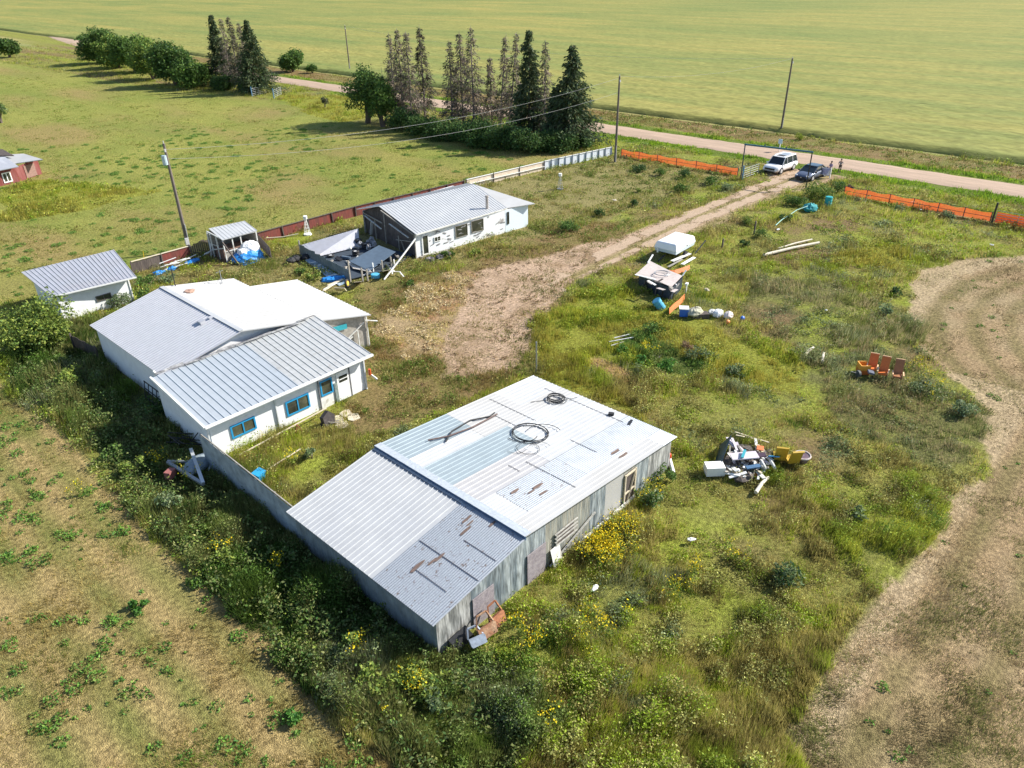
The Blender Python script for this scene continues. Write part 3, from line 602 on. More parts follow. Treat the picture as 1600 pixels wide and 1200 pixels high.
# ---- spruces
def spruce(px,py,ty,kind,label,group,lean=(0,0),wid=1.0):
    g=G(px,py,0); lo,hi=.5,22.0
    for _ in range(40):
        mz=(lo+hi)/2; v=V(g.x,g.y,mz)-CAM; yy=600+FPX*v.dot(D3)/v.dot(F3)
        if yy>ty: lo=mz
        else: hi=mz
    h=lo; t=thing('spruce_tree',label,'tree',(g.x,g.y,0),group); r0=h*(.29 if kind=='live' else .29)*wid
    top=V(lean[0],lean[1],h); b=MB(); n=9
    ax=lambda f: V(top.x*f+.06*math.sin(f*9+px),top.y*f+.06*math.cos(f*7+px),h*f)
    b.path([ax(i/n)-V(0,0,.1 if i==0 else 0) for i in range(n+1)],[h*.0135*(1-.93*i/n)+.01 for i in range(n+1)],7)
    P=[];D=[];Hh=[];W=[];Cc=[]; lv=[];lc=[]
    z=.10*h if kind=='live' else .16*h
    while z<h*.985:
        f=z/h; rr=r0*(1-f)**(.85 if kind=='live' else 1.0)*(1.0 if kind=='live' else .9)*rng.uniform(.65,1.25)+.12
        nb=rng.integers(6,9) if kind!='snag' else 2
        for k in range(nb):
            a=rng.uniform(0,2*PI); L=rr*rng.uniform(.55,1.15)*(1.0 if kind!='snag' else .3); d0=V(math.cos(a),math.sin(a),0); o=ax(f)
            drop=-.25 if kind=='live' else -.38
            end=o+d0*L+V(0,0,drop*L+.08*L)
            if kind!='live' or rng.random()<.5: b.path([o,o+d0*L*.5+V(0,0,drop*L*.3),end],[.022+.02*(1-f),.016,.005],3)
            m=int({'live':18,'thin':13,'dead':9,'snag':0}[kind]*(.4+L*.6))+1
            if kind=='snag': continue
            s=rng.uniform(.25 if kind=='live' else .35,1,m)
            q=np.array(o)[None]+np.outer(s*L,np.array([d0.x,d0.y,drop+.08]))+rng.normal(0,.10+.05*L,(m,3))
            side=rng.normal(0,.6,(m,3)); side[:,2]=rng.uniform(-.9,-.1,m)*(1 if kind=='live' else 1.5); dd=np.array([d0.x,d0.y,0])[None]*.8+side; dd/=np.linalg.norm(dd,axis=1)[:,None]
            P.append(q); D.append(dd); Hh.append(rng.uniform(.35,.75,m)*(.7+.5*(1-f))); W.append(rng.uniform(.13,.26,m)*(1 if kind=='live' else .6))
            if kind=='live': c=pal([(.06,.09,.045),(.08,.115,.055),(.11,.14,.065)],m,.2)
            elif kind=='thin': c=pal([(.07,.09,.05),(.13,.115,.08),(.16,.13,.10)],m,.2)
            else: c=pal([(.23,.185,.15),(.17,.14,.11),(.28,.23,.185)],m,.2)
            if kind=='dead' and rng.random()<.22: c=pal([(.07,.10,.045)],m,.2)
            Cc.append(c)
        z+=h*(.021 if kind=='live' else .028)*rng.uniform(.7,1.3)
    if P:
        P=np.concatenate(P);D=np.concatenate(D);Hh=np.concatenate(Hh);W=np.concatenate(W);Cc=np.concatenate(Cc); P-=np.array([g.x*0,0,0])
        s=np.cross(D,unit(len(D))); s/=np.linalg.norm(s,axis=1)[:,None]; s*=(W/2)[:,None]
        vv=np.stack([P-s*.4,P+D*(Hh*.45)[:,None]-s,P+D*Hh[:,None],P+D*(Hh*.45)[:,None]+s],1).reshape(-1,3)
        link('crown',np_mesh('crown',vv,4,Cc,leafm),t)
    o=link('trunk',mesh_of('trunk',b,barkm if kind=='live' else deadbark,True),t)
    return t
for a in ((350,133,22,'live','leftmost live spruce of the far clump',0.9),(364,136,28,'dead','bare brown spruce second in the far clump',.9),(377,140,24,'thin','thin spruce in the middle of the far clump',.9),(391,142,34,'dead','dead spruce right of the middle in the far clump',.8),(404,145,30,'live','drooping live spruce at the right end of the far clump',1.15)):
    spruce(a[0],a[1],a[2],a[3],a[4],'spruces of the far clump',wid=a[5])
for a in ((604,192,104,'snag','short bare snag at the left of the dead spruces',1),(619,188,50,'dead','first tall dead spruce right of the snag',.8),(632,195,44,'dead','dead spruce with a dark trunk, left clump centre',.75),(645,197,48,'dead','dead spruce beside the dark trunked one',.8),(665,188,38,'thin','greener thin spruce at the right of the left clump',.75),
  (708,198,62,'dead','dead spruce starting the middle clump',.8),(724,198,48,'dead','dead spruce in the centre of the middle clump',.8),(741,202,40,'dead','thick trunked dead spruce of the middle clump',.9),(768,192,88,'dead','short thin dead spruce after the middle clump',.6),(781,200,52,'dead','slender dead spruce leaning right, first of two',.6),
  (796,205,50,'dead','slender dead spruce leaning right, second of two',.65),(827,215,46,'live','tall live green spruce in the right clump',.85),(851,218,62,'dead','brown dead spruce between two live ones',.6),(868,225,135,'live','short live spruce under the big right one',1.0),(892,228,70,'live','broad live spruce at the right end of the row',1.25)):
    spruce(a[0],a[1],a[2],a[3],a[4],'spruces of the roadside row',lean=((.9,-.9) if 'leaning' in a[4] else (0,0)),wid=a[5])
# ---------------------------------------------------------------- building materials
wsteel=mat('white_ribbed_steel',(.48,.49,.50),.5,.15,bump=.25,bscale=1.1,var=.05,scale=.7,col2=(.60,.60,.58),amt=.35)
wsteel2=mat('bright_white_steel',(.46,.46,.455),.5,.05,var=.03,scale=.8,col2=(.40,.39,.37),amt=.5,bump=.25,bscale=1.1)
asteel=mat('aged_white_steel',(.48,.475,.48),.5,.3,bump=.25,bscale=1.1,var=.06,scale=.8,col2=(.48,.46,.44),amt=.5)
bsteel=mat('blue_grey_steel',(.30,.36,.39),.5,.25,var=.06,scale=.8,col2=(.36,.42,.45),amt=.4)
galv=mat('galvanised_rust',(.34,.37,.41),.5,.35,var=.14,scale=6.5,col2=(.15,.11,.09),thr=.655,amt=.9,bump=.1)
galv2=mat('galvanised_plain',(.32,.35,.39),.5,.35,var=.1,scale=1.2,col2=(.44,.48,.54),amt=.6)
lilac=mat('pale_grey_steel',(.53,.535,.565),.5,.3,bump=.25,bscale=1.1,var=.04,scale=1)
wallw=mat('white_siding',(.78,.79,.80),.7,var=.06,scale=1.6,col2=(.60,.59,.56),thr=.68,amt=.5,lines=('Z',.125,.10,.80))
wallp=mat('white_plain_wall',(.80,.81,.83),.7,var=.05,scale=.8,col2=(.70,.70,.70),amt=.4)
wallpeel=mat('peeling_siding',(.80,.82,.84),.75,var=.06,scale=1.1,col2=(.33,.30,.28),thr=.63,amt=.9,lines=('Z',.2,.08,.7),stretch=(1,1,1.6))
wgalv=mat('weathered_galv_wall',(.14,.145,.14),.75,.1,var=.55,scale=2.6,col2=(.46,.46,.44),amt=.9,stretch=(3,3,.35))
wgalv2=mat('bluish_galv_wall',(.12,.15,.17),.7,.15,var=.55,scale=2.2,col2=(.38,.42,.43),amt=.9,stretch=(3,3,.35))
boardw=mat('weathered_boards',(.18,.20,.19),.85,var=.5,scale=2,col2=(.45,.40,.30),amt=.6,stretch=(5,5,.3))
ply=mat('mauve_chipboard',(.22,.19,.21),.85,var=.22,scale=9,col2=(.42,.38,.38),amt=.5)
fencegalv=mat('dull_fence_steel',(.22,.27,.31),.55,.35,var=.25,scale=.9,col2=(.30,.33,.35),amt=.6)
dkwood=mat('dark_wood',(.075,.06,.055),.9,var=.35,scale=2,col2=(.16,.13,.11),amt=.5,stretch=(3,3,.5))
grwood=mat('grey_wood',(.27,.25,.22),.85,var=.25,scale=2,col2=(.38,.35,.30),amt=.6)
palewood=mat('pale_wood',(.62,.54,.40),.8,var=.12,scale=3)
whitep=mat('white_paint',(.82,.82,.80),.5,var=.05,scale=2)
oldwhite=mat('old_white_paint',(.68,.68,.65),.7,var=.12,scale=2,col2=(.40,.36,.30),thr=.62,amt=.7)
bluef=mat('blue_window_paint',(.02,.27,.52),.5,var=.08,scale=3)
teal=mat('teal_paint',(.03,.30,.36),.55,var=.1)
glassm=mat('window_glass',(.03,.035,.03),.06,0,var=.4,scale=.8,col2=(.12,.12,.07),amt=.7)
black=mat('black_rubber',(.02,.02,.022),.7,var=.2,scale=6)
dkmetal=mat('dark_metal',(.05,.05,.055),.5,.6,var=.2)
pipeg=mat('grey_pipe_metal',(.38,.40,.42),.45,.6,var=.12)
rust=mat('rusty_metal',(.23,.09,.045),.85,.2,var=.35,scale=5,col2=(.38,.17,.08),amt=.6)
rustp=mat('rust_patch',(.16,.11,.09),.9,var=.3,scale=8)
redw=mat('red_fence_boards',(.22,.045,.035),.85,var=.25,scale=1.5,col2=(.12,.05,.04),amt=.7,stretch=(3,3,.4))
creamw=mat('cream_fence_boards',(.62,.50,.38),.8,var=.1,scale=1.2,col2=(.70,.62,.52),amt=.5)
bluetarp=mat('blue_tarp',(.02,.22,.60),.5,var=.2,scale=4,bump=.5)
whitetarp=mat('white_tarp',(.75,.76,.76),.55,var=.1,scale=3,bump=.5)
def ztop(x): return 1.88+.82*(x-12.15)/4.75 if x<16.9 else 2.72-.85*(x-16.9)/11.3
def window(parent,O,U,W,t=.07,dep=.06,mf=None,mull=1,name='window',label=None):
    """O corner, U width vec, W height vec; outward = toward camera side"""
    O,U,W=map(Vector,(O,U,W)); n=U.cross(W).normalized()
    if n.dot(CAM-O)<0: n=-n
    b=MB(); u,w_=U.normalized(),W.normalized()
    b.para(O,U,w_*t,n*dep); b.para(O+W-w_*t,U,w_*t,n*dep)
    b.para(O+w_*t,u*t,W-w_*2*t,n*dep); b.para(O+U-u*t+w_*t,u*t,W-w_*2*t,n*dep)
    for i in range(1,mull+1): b.para(O+U*(i/(mull+1))-u*t*.4+w_*t,u*t*.8,W-w_*2*t,n*dep*.9)
    f=part(name,b,mf or whitep,parent,label)
    g=MB(); g.para(O+u*t*.5+w_*t*.5,U-u*t,W-w_*t,n*dep*.35)
    o=link('pane',mesh_of('pane',g,glassm,False,worldloc(f)),f)
    return f
# ================================================================ big metal shed
sh=thing('metal_shed','long corrugated metal shed with patchwork white and galvanised roof, nearest building','shed',(20,20,0))
b=MB()
for pts,T in (([(12.15,15.55,0),(28.2,15.55,0),(28.2,15.55,1.84),(16.9,15.55,2.68),(12.15,15.55,1.84)],(0,.08,0)),([(12.15,24.85,0),(28.2,24.85,0),(28.2,24.85,1.84),(16.9,24.85,2.68),(12.15,24.85,1.84)],(0,-.08,0))): b.prism(pts,T)
b.para((28.12,15.64,0),(.08,0,0),(0,9.12,0),(0,0,1.83)); part('wall',b,grwood,sh)
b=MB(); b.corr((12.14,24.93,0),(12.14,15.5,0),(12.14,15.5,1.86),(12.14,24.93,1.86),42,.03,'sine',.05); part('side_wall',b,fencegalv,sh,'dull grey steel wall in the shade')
def wx(px,py): return GY(px,py,15.5).x
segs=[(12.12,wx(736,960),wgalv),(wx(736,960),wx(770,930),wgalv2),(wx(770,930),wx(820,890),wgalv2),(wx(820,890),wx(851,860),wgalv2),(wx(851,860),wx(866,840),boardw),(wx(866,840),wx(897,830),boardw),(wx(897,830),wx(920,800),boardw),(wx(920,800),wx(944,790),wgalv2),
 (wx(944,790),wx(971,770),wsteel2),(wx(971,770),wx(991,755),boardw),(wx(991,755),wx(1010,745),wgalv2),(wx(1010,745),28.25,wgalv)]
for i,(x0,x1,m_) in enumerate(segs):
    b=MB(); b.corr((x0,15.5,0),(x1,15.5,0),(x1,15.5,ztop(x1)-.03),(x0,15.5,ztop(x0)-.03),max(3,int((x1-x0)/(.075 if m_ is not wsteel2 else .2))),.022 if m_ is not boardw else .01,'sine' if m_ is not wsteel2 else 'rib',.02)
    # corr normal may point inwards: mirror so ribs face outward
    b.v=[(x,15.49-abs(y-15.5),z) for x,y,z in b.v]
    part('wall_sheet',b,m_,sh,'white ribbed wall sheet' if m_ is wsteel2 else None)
for (p0,p1,z0,z1,m_) in ((736,770,.0,1.55,ply),(821,851,.0,1.6,ply)):
    x0,x1=wx(p0,950 if p0<800 else 870),wx(p1,930 if p0<800 else 850); b=MB(); b.para((x0+.02,15.40,z0),(x1-x0-.04,0,0),(0,.03,0),(0,0,z1)); part('plywood_sheet',b,m_,sh,'mauve chipboard sheet nailed on the wall')
x0,x1=wx(866,850),wx(894,825)
b=MB(); b.para((x0,15.42,.95),(x1-x0,0,0),(0,.03,0),(0,0,.62)); part('window_opening',b,dkwood,sh)
b=MB()
for k,zz in enumerate((.92,1.18,1.38,1.6)): b.beam((x0-.1,15.38,zz),(x1+.2,15.36,zz+.05),.05,.05)
b.beam((x0-.5,15.3,.15),(x1+1.5,15.36,1.15),.07,.07); b.beam((x0,15.38,.9),(x0,15.38,1.65),.05,.05); part('window_frame',b,mat('greyed_slats',(.40,.39,.36),.85,var=.3,scale=3),sh)
b=MB(); xa=wx(856,880); b.para((xa,15.1,0),(.62,.02,0),(0,.03,0),(0,.25,.95)); part('leaning_board',b,oldwhite,sh,'white board leaning on the wall')
xd0,xd1=wx(973,770),wx(989,757); b=MB(); b.para((xd0,15.43,.1),(xd1-xd0,0,0),(0,.03,0),(0,0,1.75)); part('doorway',b,dkwood,sh)
b=MB()
for q in (xd0,xd1): b.beam((q,15.40,0),(q,15.40,1.85),.07,.07)
b.beam((xd0,15.40,1.8),(xd1,15.40,1.8),.07,.07); b.beam((xd0,15.40,.7),(xd1,15.40,.8),.06,.06); b.beam((xd0+.2,15.39,.0),(xd1-.1,15.39,1.7),.08,.03); part('door_frame',b,palewood,sh)
b=MB(); b.beam((wx(900,850),15.3,.12),(wx(990,790),15.3,.22),.12,.12); part('sill_board',b,oldwhite,sh)
# roof
zr=2.87
def zn(x): return zr-(x-16.9)*(.95/11.6)
def zs(x): return 1.93+(x-11.85)*(.82/5.05)
def nepanel(x0,x1,y0,y1,m_,sp=.3,dz=0,kind='rib',amp=.028,label=None):
    b=MB(); b.corr((x0,y0,zn(x0)+dz),(x0,y1,zn(x0)+dz),(x1,y1,zn(x1)+dz),(x1,y0,zn(x1)+dz),max(2,int(round((y1-y0)/sp))),amp,kind,.02); return part('roof_panel',b,m_,sh,label)
nepanel(16.95,27.2,15.3,16.35,wsteel2,.26,.006,amp=.012,label='bright white strip panel along the near edge')
nepanel(27.2,28.5,15.3,16.35,galv2,.1,kind='sine',amp=.02)
nepanel(16.95,18.3,16.36,18.3,wsteel,.2); nepanel(18.3,22.4,16.36,18.3,galv,.11,kind='sine',amp=.02); nepanel(22.4,28.5,16.36,18.3,galv2,.11,.005,'sine',.02)
nepanel(16.95,22.0,18.31,20.0,asteel,.28); nepanel(22.0,28.5,18.31,20.0,wsteel,.28,.006)
nepanel(16.95,23.0,20.01,22.0,bsteel,.3,label='blue grey roof panel beside the large coil'); nepanel(23.0,28.5,20.01,22.0,wsteel,.28,.006)
nepanel(16.95,21.4,22.01,23.0,wsteel,.28); nepanel(21.4,28.5,22.01,23.0,wsteel2,.28,.006)
nepanel(16.95,21.6,23.01,25.05,bsteel,.3,label='blue grey roof panel by the bent black pipes'); nepanel(21.6,25.2,23.01,25.05,wsteel2,.3,.006); nepanel(25.2,28.5,23.01,25.05,wsteel,.3)
def swpanel(x0,x1,y0,y1,m_,sp,dz=0,kind='rib',amp=.03,label=None):
    b=MB(); b.corr((x0,y0,zs(x0)+dz),(x0,y1,zs(x0)+dz),(x1,y1,zs(x1)+dz),(x1,y0,zs(x1)+dz),max(2,int(round((y1-y0)/sp))),amp,kind,.02); return part('roof_panel',b,m_,sh,label)
swpanel(11.85,16.9,18.9,25.05,wsteel,.29,.006,label='white ribbed panels of the lower slope')
swpanel(11.85,14.3,15.3,18.9,galv,.11,kind='sine',amp=.02,label='rust spotted galvanised panels of the lower slope'); swpanel(14.3,16.9,15.3,18.9,galv,.11,.006,'sine',.02)
b=MB(); b.para((16.9,15.3,2.70),(.06,0,0),(0,9.75,0),(0,0,.19)); part('ridge_flashing',b,mat('ridge_blue',(.07,.13,.24),.5,.3,var=.1),sh)
b=MB(); b.corr((16.9,15.3,2.905),(16.9,25.05,2.905),(17.3,25.05,2.885),(17.3,15.3,2.885),5,.004,'rib',.008); part('ridge_cap',b,mat('ridge_cap_grey',(.46,.50,.54),.5,.2,var=.15,scale=3),sh)
b=MB()
for (px,py,s) in ((805,775,.3),(840,765,.35),(850,775,.25),(830,775,.2),(962,700,.35),(975,705,.3)):
    g=G(px,py,2.45); z=zn(g.x)+.035
    b=MB(); b.prism([(g.x+rng.uniform(.5,1)*s*1.5*math.cos(a),g.y+rng.uniform(.5,1)*s*.35*math.sin(a),z+.0-(rng.uniform(.5,1)*s*1.5*math.cos(a))*.08) for a in np.linspace(0,2*PI,9)[:-1]],(0,0,.004)); part('rust_patch',b,rustp,sh)
for (px,py,s) in ((730,822,.25),(728,838,.28),(735,828,.18),(770,831,.2),(652,882,.35),(675,877,.22),(687,872,.25)):
    g=G(px,py,2.3); z=zs(g.x)+.035
    b=MB(); b.prism([(g.x+s*1.2*math.cos(a),g.y+s*.35*math.sin(a)*rng.uniform(.6,1),z+s*1.2*math.cos(a)*.16) for a in np.linspace(0,2*PI,9)[:-1]],(0,0,.004)); part('rust_patch',b,rustp,sh)
seam=mat('dark_seam',(.10,.10,.12),.8)
for (p,q) in (((740,588),(1010,718))[0:0] or ((766,622),(836,657))),((775,650),(805,668)),((893,685),(930,708)),((821,728),(860,747)),((860,748),(900,768)),((795,735),(812,745)),((855,597),(970,655)):
    a_,b_=G(*p,2.3),G(*q,2.3); xm=(a_.x+b_.x)/2; m_=MB(); y0,y1=min(a_.y,b_.y),max(a_.y,b_.y); m_.beam((xm,y0,zn(xm)+.03),(xm,y1,zn(xm)+.03),.025,.012); part('seam',m_,seam,sh)
for (x_,y0,y1) in ((14.3,15.4,18.8),(16.75,18.9,25.0),(15.4,15.5,17.3),(13.2,16.0,18.0)): m_=MB(); m_.beam((x_,y0,zs(x_)+.032),(x_,y1,zs(x_)+.032),.025,.012); part('seam',m_,seam,sh)
# steel fence joining shed to workshop
b=MB(); n=5; ys_=np.linspace(25.0,33.7,n+1)
sf=thing('steel_fence','dull corrugated steel fence joining the metal shed to the white workshop','fence',(12.2,29,0))
for i in range(n):
    b=MB(); z0=1.85+.04*i; z1=1.85+.04*(i+1)
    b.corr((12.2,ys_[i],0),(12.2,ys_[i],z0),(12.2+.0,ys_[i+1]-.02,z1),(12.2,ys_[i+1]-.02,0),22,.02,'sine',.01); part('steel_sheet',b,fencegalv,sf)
b=MB(); b.beam((12.27,25,1.86),(12.27,33.7,2.06),.05,.08)
for q in ys_: b.beam((12.3,q,0),(12.3,q,1.9),.09,.09)
part('post_frame',b,grwood,sf)
# ================================================================ workshop (main + lean-to annex)
ws=thing('white_workshop','large white gabled workshop with a ribbed lean-to and blue framed windows','workshop',(18,42,0))
def quadroof(nm,A,B,Cc,D,n,m_,amp=.03,kind='rib',label=None,parent=None,th=.05):
    b=MB(); b.corr(A,B,Cc,D,n,amp,kind,th); return part(nm,b,m_,parent or ws,label)
X0=13.35; XR=18.4; E1=2.65; ER=3.85
quadroof('main_roof',(X0,39.9,E1),(X0,50.6,E1),(XR,50.4,ER),(XR,39.7,ER),40,lilac,.03,label='shaded ribbed slope of the main roof')
def zx(x): return ER-(x-XR)*((ER-2.45)/(26.9-XR))
b=MB()
b.corr((XR,39.7,ER),(XR,50.4,ER),(23.5,50.1,zx(23.5)),(23.5,39.1,zx(23.5)),32,.03,'rib',.05)
b.corr((23.5,38.9,zx(23.5)),(23.5,47.75,zx(23.5)),(27.3,47.75,zx(27.3)),(26.9,38.25,zx(26.9)),27,.03,'rib',.05)
part('sunny_roof',b,wsteel2,ws,'bright white sunlit slope of the main roof')
b=MB(); b.beam((XR,39.7,ER+.03),(XR,50.4,ER+.03),.3,.02); part('ridge_cap',b,wsteel,ws)
zg=lambda x: E1-.06+(x-X0)*(ER-E1)/(XR-X0) if x<XR else zx(x)-.06
b=MB()
b.para((13.6,40.0,0),(.1,0,0),(0,10.4,0),(0,0,2.58))
b.prism([(13.7,40.05,0),(23.4,40.05,0),(23.4,40.05,zg(23.4)),(XR,40.05,zg(XR)),(13.7,40.05,zg(13.7))],(0,.1,0))
b.prism([(13.7,50.3,0),(23.3,50.3,0),(23.3,50.3,zg(23.3)),(XR,50.3,zg(XR)),(13.7,50.3,zg(13.7))],(0,.1,0))
b.para((23.3,47.5,0),(.1,0,0),(0,2.8,0),(0,0,2.9)); b.para((23.4,47.4,0),(3.4,0,0),(0,.1,0),(0,0,2.3))
part('wall',b,wallp,ws)
b=MB(); b.prism([(23.2,39.0,0),(26.7,38.7,0),(26.7,38.7,2.3),(23.2,39.0,zg(23.2))],(0,.1,0)); b.para((26.7,38.8,0),(.1,0,0),(0,8.7,0),(0,0,2.32))
part('end_wall',b,grwood,ws,'weathered grey end wall under the bright roof')
b=MB()
for (a1,a2) in (((23.4,38.93,.1),(26.5,38.63,1.9)),((25.9,38.6,.0),(25.9,38.6,1.5)),((24.3,38.8,.6),(25.5,38.65,1.2)),((26.72,38.6,0),(26.72,38.6,2.3)),((26.5,38.5,2.1),(27.4,38.3,1.8))): b.beam(a1,a2,.09,.05)
part('loose_board',b,oldwhite,ws); b=MB(); b.para((23.3,38.90,2.0),(1.9,-.15,-.12),(0,-.03,0),(0,0,.35)); part('teal_strip',b,teal,ws)
# annex
za=lambda y: 2.42+(y-33.6)*(.8/5.6)
AX0,AX1=12.5,23.35
quadroof('annex_roof',(AX0,33.55,za(33.55)),(18.2,33.55,za(33.55)),(18.2,39.25,za(39.25)),(AX0,39.25,za(39.25)),14,bsteel and mat('annex_blue',(.40,.44,.48),.5,.2,var=.05,scale=1),.036,label='bluish ribbed half of the lean-to roof')
quadroof('annex_roof',(18.2,33.55,za(33.55)+.01),(AX1,33.55,za(33.55)+.01),(AX1,39.35,za(39.35)+.01),(18.2,39.35,za(39.35)+.01),13,mat('annex_grey',(.44,.45,.45),.55,.2,var=.10,scale=1.6,col2=(.34,.32,.30),thr=.66,amt=.6),.036,label='greyer stained half of the lean-to roof')
b=MB(); x=AX0+.3
while x<AX1-.4:
    l=rng.uniform(.5,1.6); b.box((x+l/2,39.3+rng.uniform(-.1,.12),za(39.3)+.07),(l,rng.uniform(.15,.4),.03),rng.uniform(-.06,.06),rng.uniform(-.3,.3)); x+=l*.95
part('torn_flashing',b,mat('torn_felt',(.10,.10,.11),.9,var=.5,scale=3,col2=(.6,.6,.58),amt=.6),ws)
AY=34.05
b=MB(); b.para((12.9,AY,0),(10.1,0,0),(0,.1,0),(0,0,za(AY)-.05)); b.prism([(12.9,AY+.1,0),(12.9,39.95,0),(12.9,39.95,za(39.9)-.06),(12.9,AY+.1,za(AY)-.05)],(.1,0,0)); b.prism([(23.0,AY+.1,0),(23.0,39.0,0),(23.0,39.0,za(39)-.06),(23.0,AY+.1,za(AY)-.05)],(-.1,0,0))
part('annex_wall',b,wallw,ws)
b=MB(); b.beam((AX0,33.5,za(33.5)-.02),(AX1,33.5,za(33.5)-.0),.12,.12); b.beam((AX0-.02,33.5,za(33.5)+.0),(AX0-.02,39.3,za(39.3)+.0),.1,.14); part('gutter',b,whitep,ws)
def wy(px,py): return GY(px,py,AY)
for (pa,pb,n_) in (((363,686),(397,650),1),((449,651),(481,613),1)):
    A_=wy(*pa); B_=wy(*pb); x0=A_.x; x1=B_.x; z0=(A_.z); 
    z0=wy((pa[0]),pa[1]).z; z1=wy(pb[0],pb[1]).z
    window(ws,(x0,AY-.005,z0),(x1-x0,0,0),(0,0,max(.8,z1-z0)),t=.09,mf=bluef,mull=n_,label='blue framed window, %s'%('left one' if pa[0]<400 else 'middle one'))
A_=wy(507,645); B_=wy(524,600); window(ws,(wy(505,640).x,AY-.03,.85),(.85,0,0),(0,0,1.0),t=.09,mf=bluef,mull=0,label='blue framed window beside the door')
b=MB(); xd=wy(524,640).x+.25
b.para((xd-1.15,AY-.03,.0),(2.2,0,0),(0,.028,0),(0,0,2.0)); part('door_surround',b,oldwhite,ws)
b=MB(); b.para((xd+.1,AY-.09,.05),(.85,0,0),(0,.05,0),(0,0,1.9)); dd=part('door',b,whitep,ws)
b=MB(); b.para((xd+.25,AY-.10,1.25),(.6,0,0),(0,.012,0),(0,0,.42)); link('door_pane',mesh_of('door_pane',b,glassm,False,worldloc(dd)),dd)
b=MB(); b.para((xd+.25,AY-.115,1.43),(.6,0,0),(0,.012,0),(0,0,.05)); link('glazing_bar',mesh_of('glazing_bar',b,whitep,False,worldloc(dd)),dd)
b=MB()
for q in (xd-1.17,xd+1.05): b.beam((q,AY-.06,0),(q,AY-.06,2.05),.05,.05)
b.beam((xd-1.17,AY-.06,2.03),(xd+1.08,AY-.06,2.03),.05,.05); part('door_frame',b,mat('dark_trim',(.16,.16,.17),.8),ws)
b=MB(); b.para((xd-.12,AY-.1,.0),(.22,0,0),(0,.06,0),(0,0,1.35)); part('stained_strip',b,mat('stained_strip_wood',(.22,.26,.24),.9,var=.5,scale=5,stretch=(4,4,.6)),ws)
dsm=mat('pale_downspout',(.62,.64,.66),.6,.1,var=.1); xdp=wy(433,650).x
for xx in (xdp,22.93): b=MB(); b.beam((xx,AY-.06,0),(xx,AY-.06,2.33),.1,.08); part('downspout',b,dsm,ws)
b=MB(); b.path([(12.75,33.75,2.3),(12.72,33.9,2.0),(12.72,33.95,.5),(12.45,33.6,.25),(12.0,33.1,.22)],.05); part('downspout',b,mat('pale_downspout',(.62,.64,.66),.6,.1,var=.1),ws)
b=MB(); b.box((wy(512,585).x,AY-.09,2.1),(.22,.12,.12)); part('wall_lamp',b,dkmetal,ws)
b=MB(); g=G(303,466,3.3)
b.box((g.x,g.y,zs(12)+1.45),(.01,.01,.01)); 
b=MB(); g=G(316,508,3.5); zt=E1+(g.x-X0)*(ER-E1)/(XR-X0); b.box((g.x,g.y,zt+.1),(.35,.45,.18),0,0,-.2); b.box((g.x+.6,g.y-.1,zt+.2),(.3,.25,.1)); part('roof_vent',b,lilac,ws)
b=MB(); g=G(297,458,3.6); b.ell((g.x,g.y,zx(max(g.x,XR))+.07),(.38,.3,.1),jit=.2); part('rag_on_roof',b,mat('brown_rag',(.38,.24,.18),.9),ws)
def mast(px,py,z,h,label,m_=dkmetal,extra=False,r=.035):
    g=G(px,py,z); t=thing('antenna_mast',label,'antenna',(g.x,g.y,z)); b=MB(); b.tube((g.x,g.y,z-.05),(g.x,g.y,z+h),r,r*.8); part('pole',b,m_,t)
    b=MB()
    if extra: 
        for a in (0,2.1,4.2): b.beam((g.x,g.y,z+.35),(g.x+.4*math.cos(a),g.y+.4*math.sin(a),z+.02),.02)
        b.beam((g.x-.3,g.y,z+h-.1),(g.x+.3,g.y+.1,z+h-.1),.02); part('bracket',b,m_,t)
    else: b.beam((g.x-.1,g.y,z+h*.95),(g.x+.1,g.y,z+h*.95),.05); part('bracket',b,m_,t)
mast(274,446,3.75,1.5,'dark bent antenna mast at the ridge end of the workshop')
mast(347,441,3.3,.9,'pale antenna stub with tripod feet on the bright workshop roof',pipeg,True,.03)
# ================================================================ small white shed
s2=thing('small_white_shed','small white shed with grey ribbed roof and a single dark window','shed',(17,62,0))
fz,bz=2.15,2.75
A=G(80,463,fz+.05); B=G(213,432,fz+.05); Cc=G(178,390,bz); D=G(33,425,bz)
quadroof('roof',A,B,Cc,D,22,mat('grey_lilac_roof',(.44,.45,.50),.5,.3,var=.06,scale=1,col2=(.42,.40,.40),amt=.4),.035,parent=s2)
xa,xb=A.x+.35,B.x-.35; ya=(A.y+B.y)/2+.55; yb=(Cc.y+D.y)/2-.3
b=MB(); b.para((xa,ya,0),(xb-xa,0,0),(0,.1,0),(0,0,fz-.02)); b.prism([(xa,ya+.1,0),(xa,yb,0),(xa,yb,bz-.1),(xa,ya+.1,fz-.02)],(.1,0,0)); b.prism([(xb-.1,ya+.1,0),(xb-.1,yb,0),(xb-.1,yb,bz-.1),(xb-.1,ya+.1,fz-.02)],(.1,0,0)); b.para((xa,yb,0),(xb-xa,0,0),(0,.1,0),(0,0,bz-.12))
part('wall',b,wallw,s2); b=MB(); b.beam((xb,ya-.02,0),(xb,ya-.02,fz),.09,.09); b.beam(A+V(0,0,-.06),B+V(0,0,-.06),.1,.1); part('trim',b,whitep,s2)
wA=GY(151,471,ya); wB=GY(172,456,ya); window(s2,(wA.x,ya-.005,wA.z-.05),(wB.x-wA.x,0,0),(0,0,max(.45,wB.z-wA.z)),t=.06,mf=mat('dark_frame',(.10,.09,.08),.7))
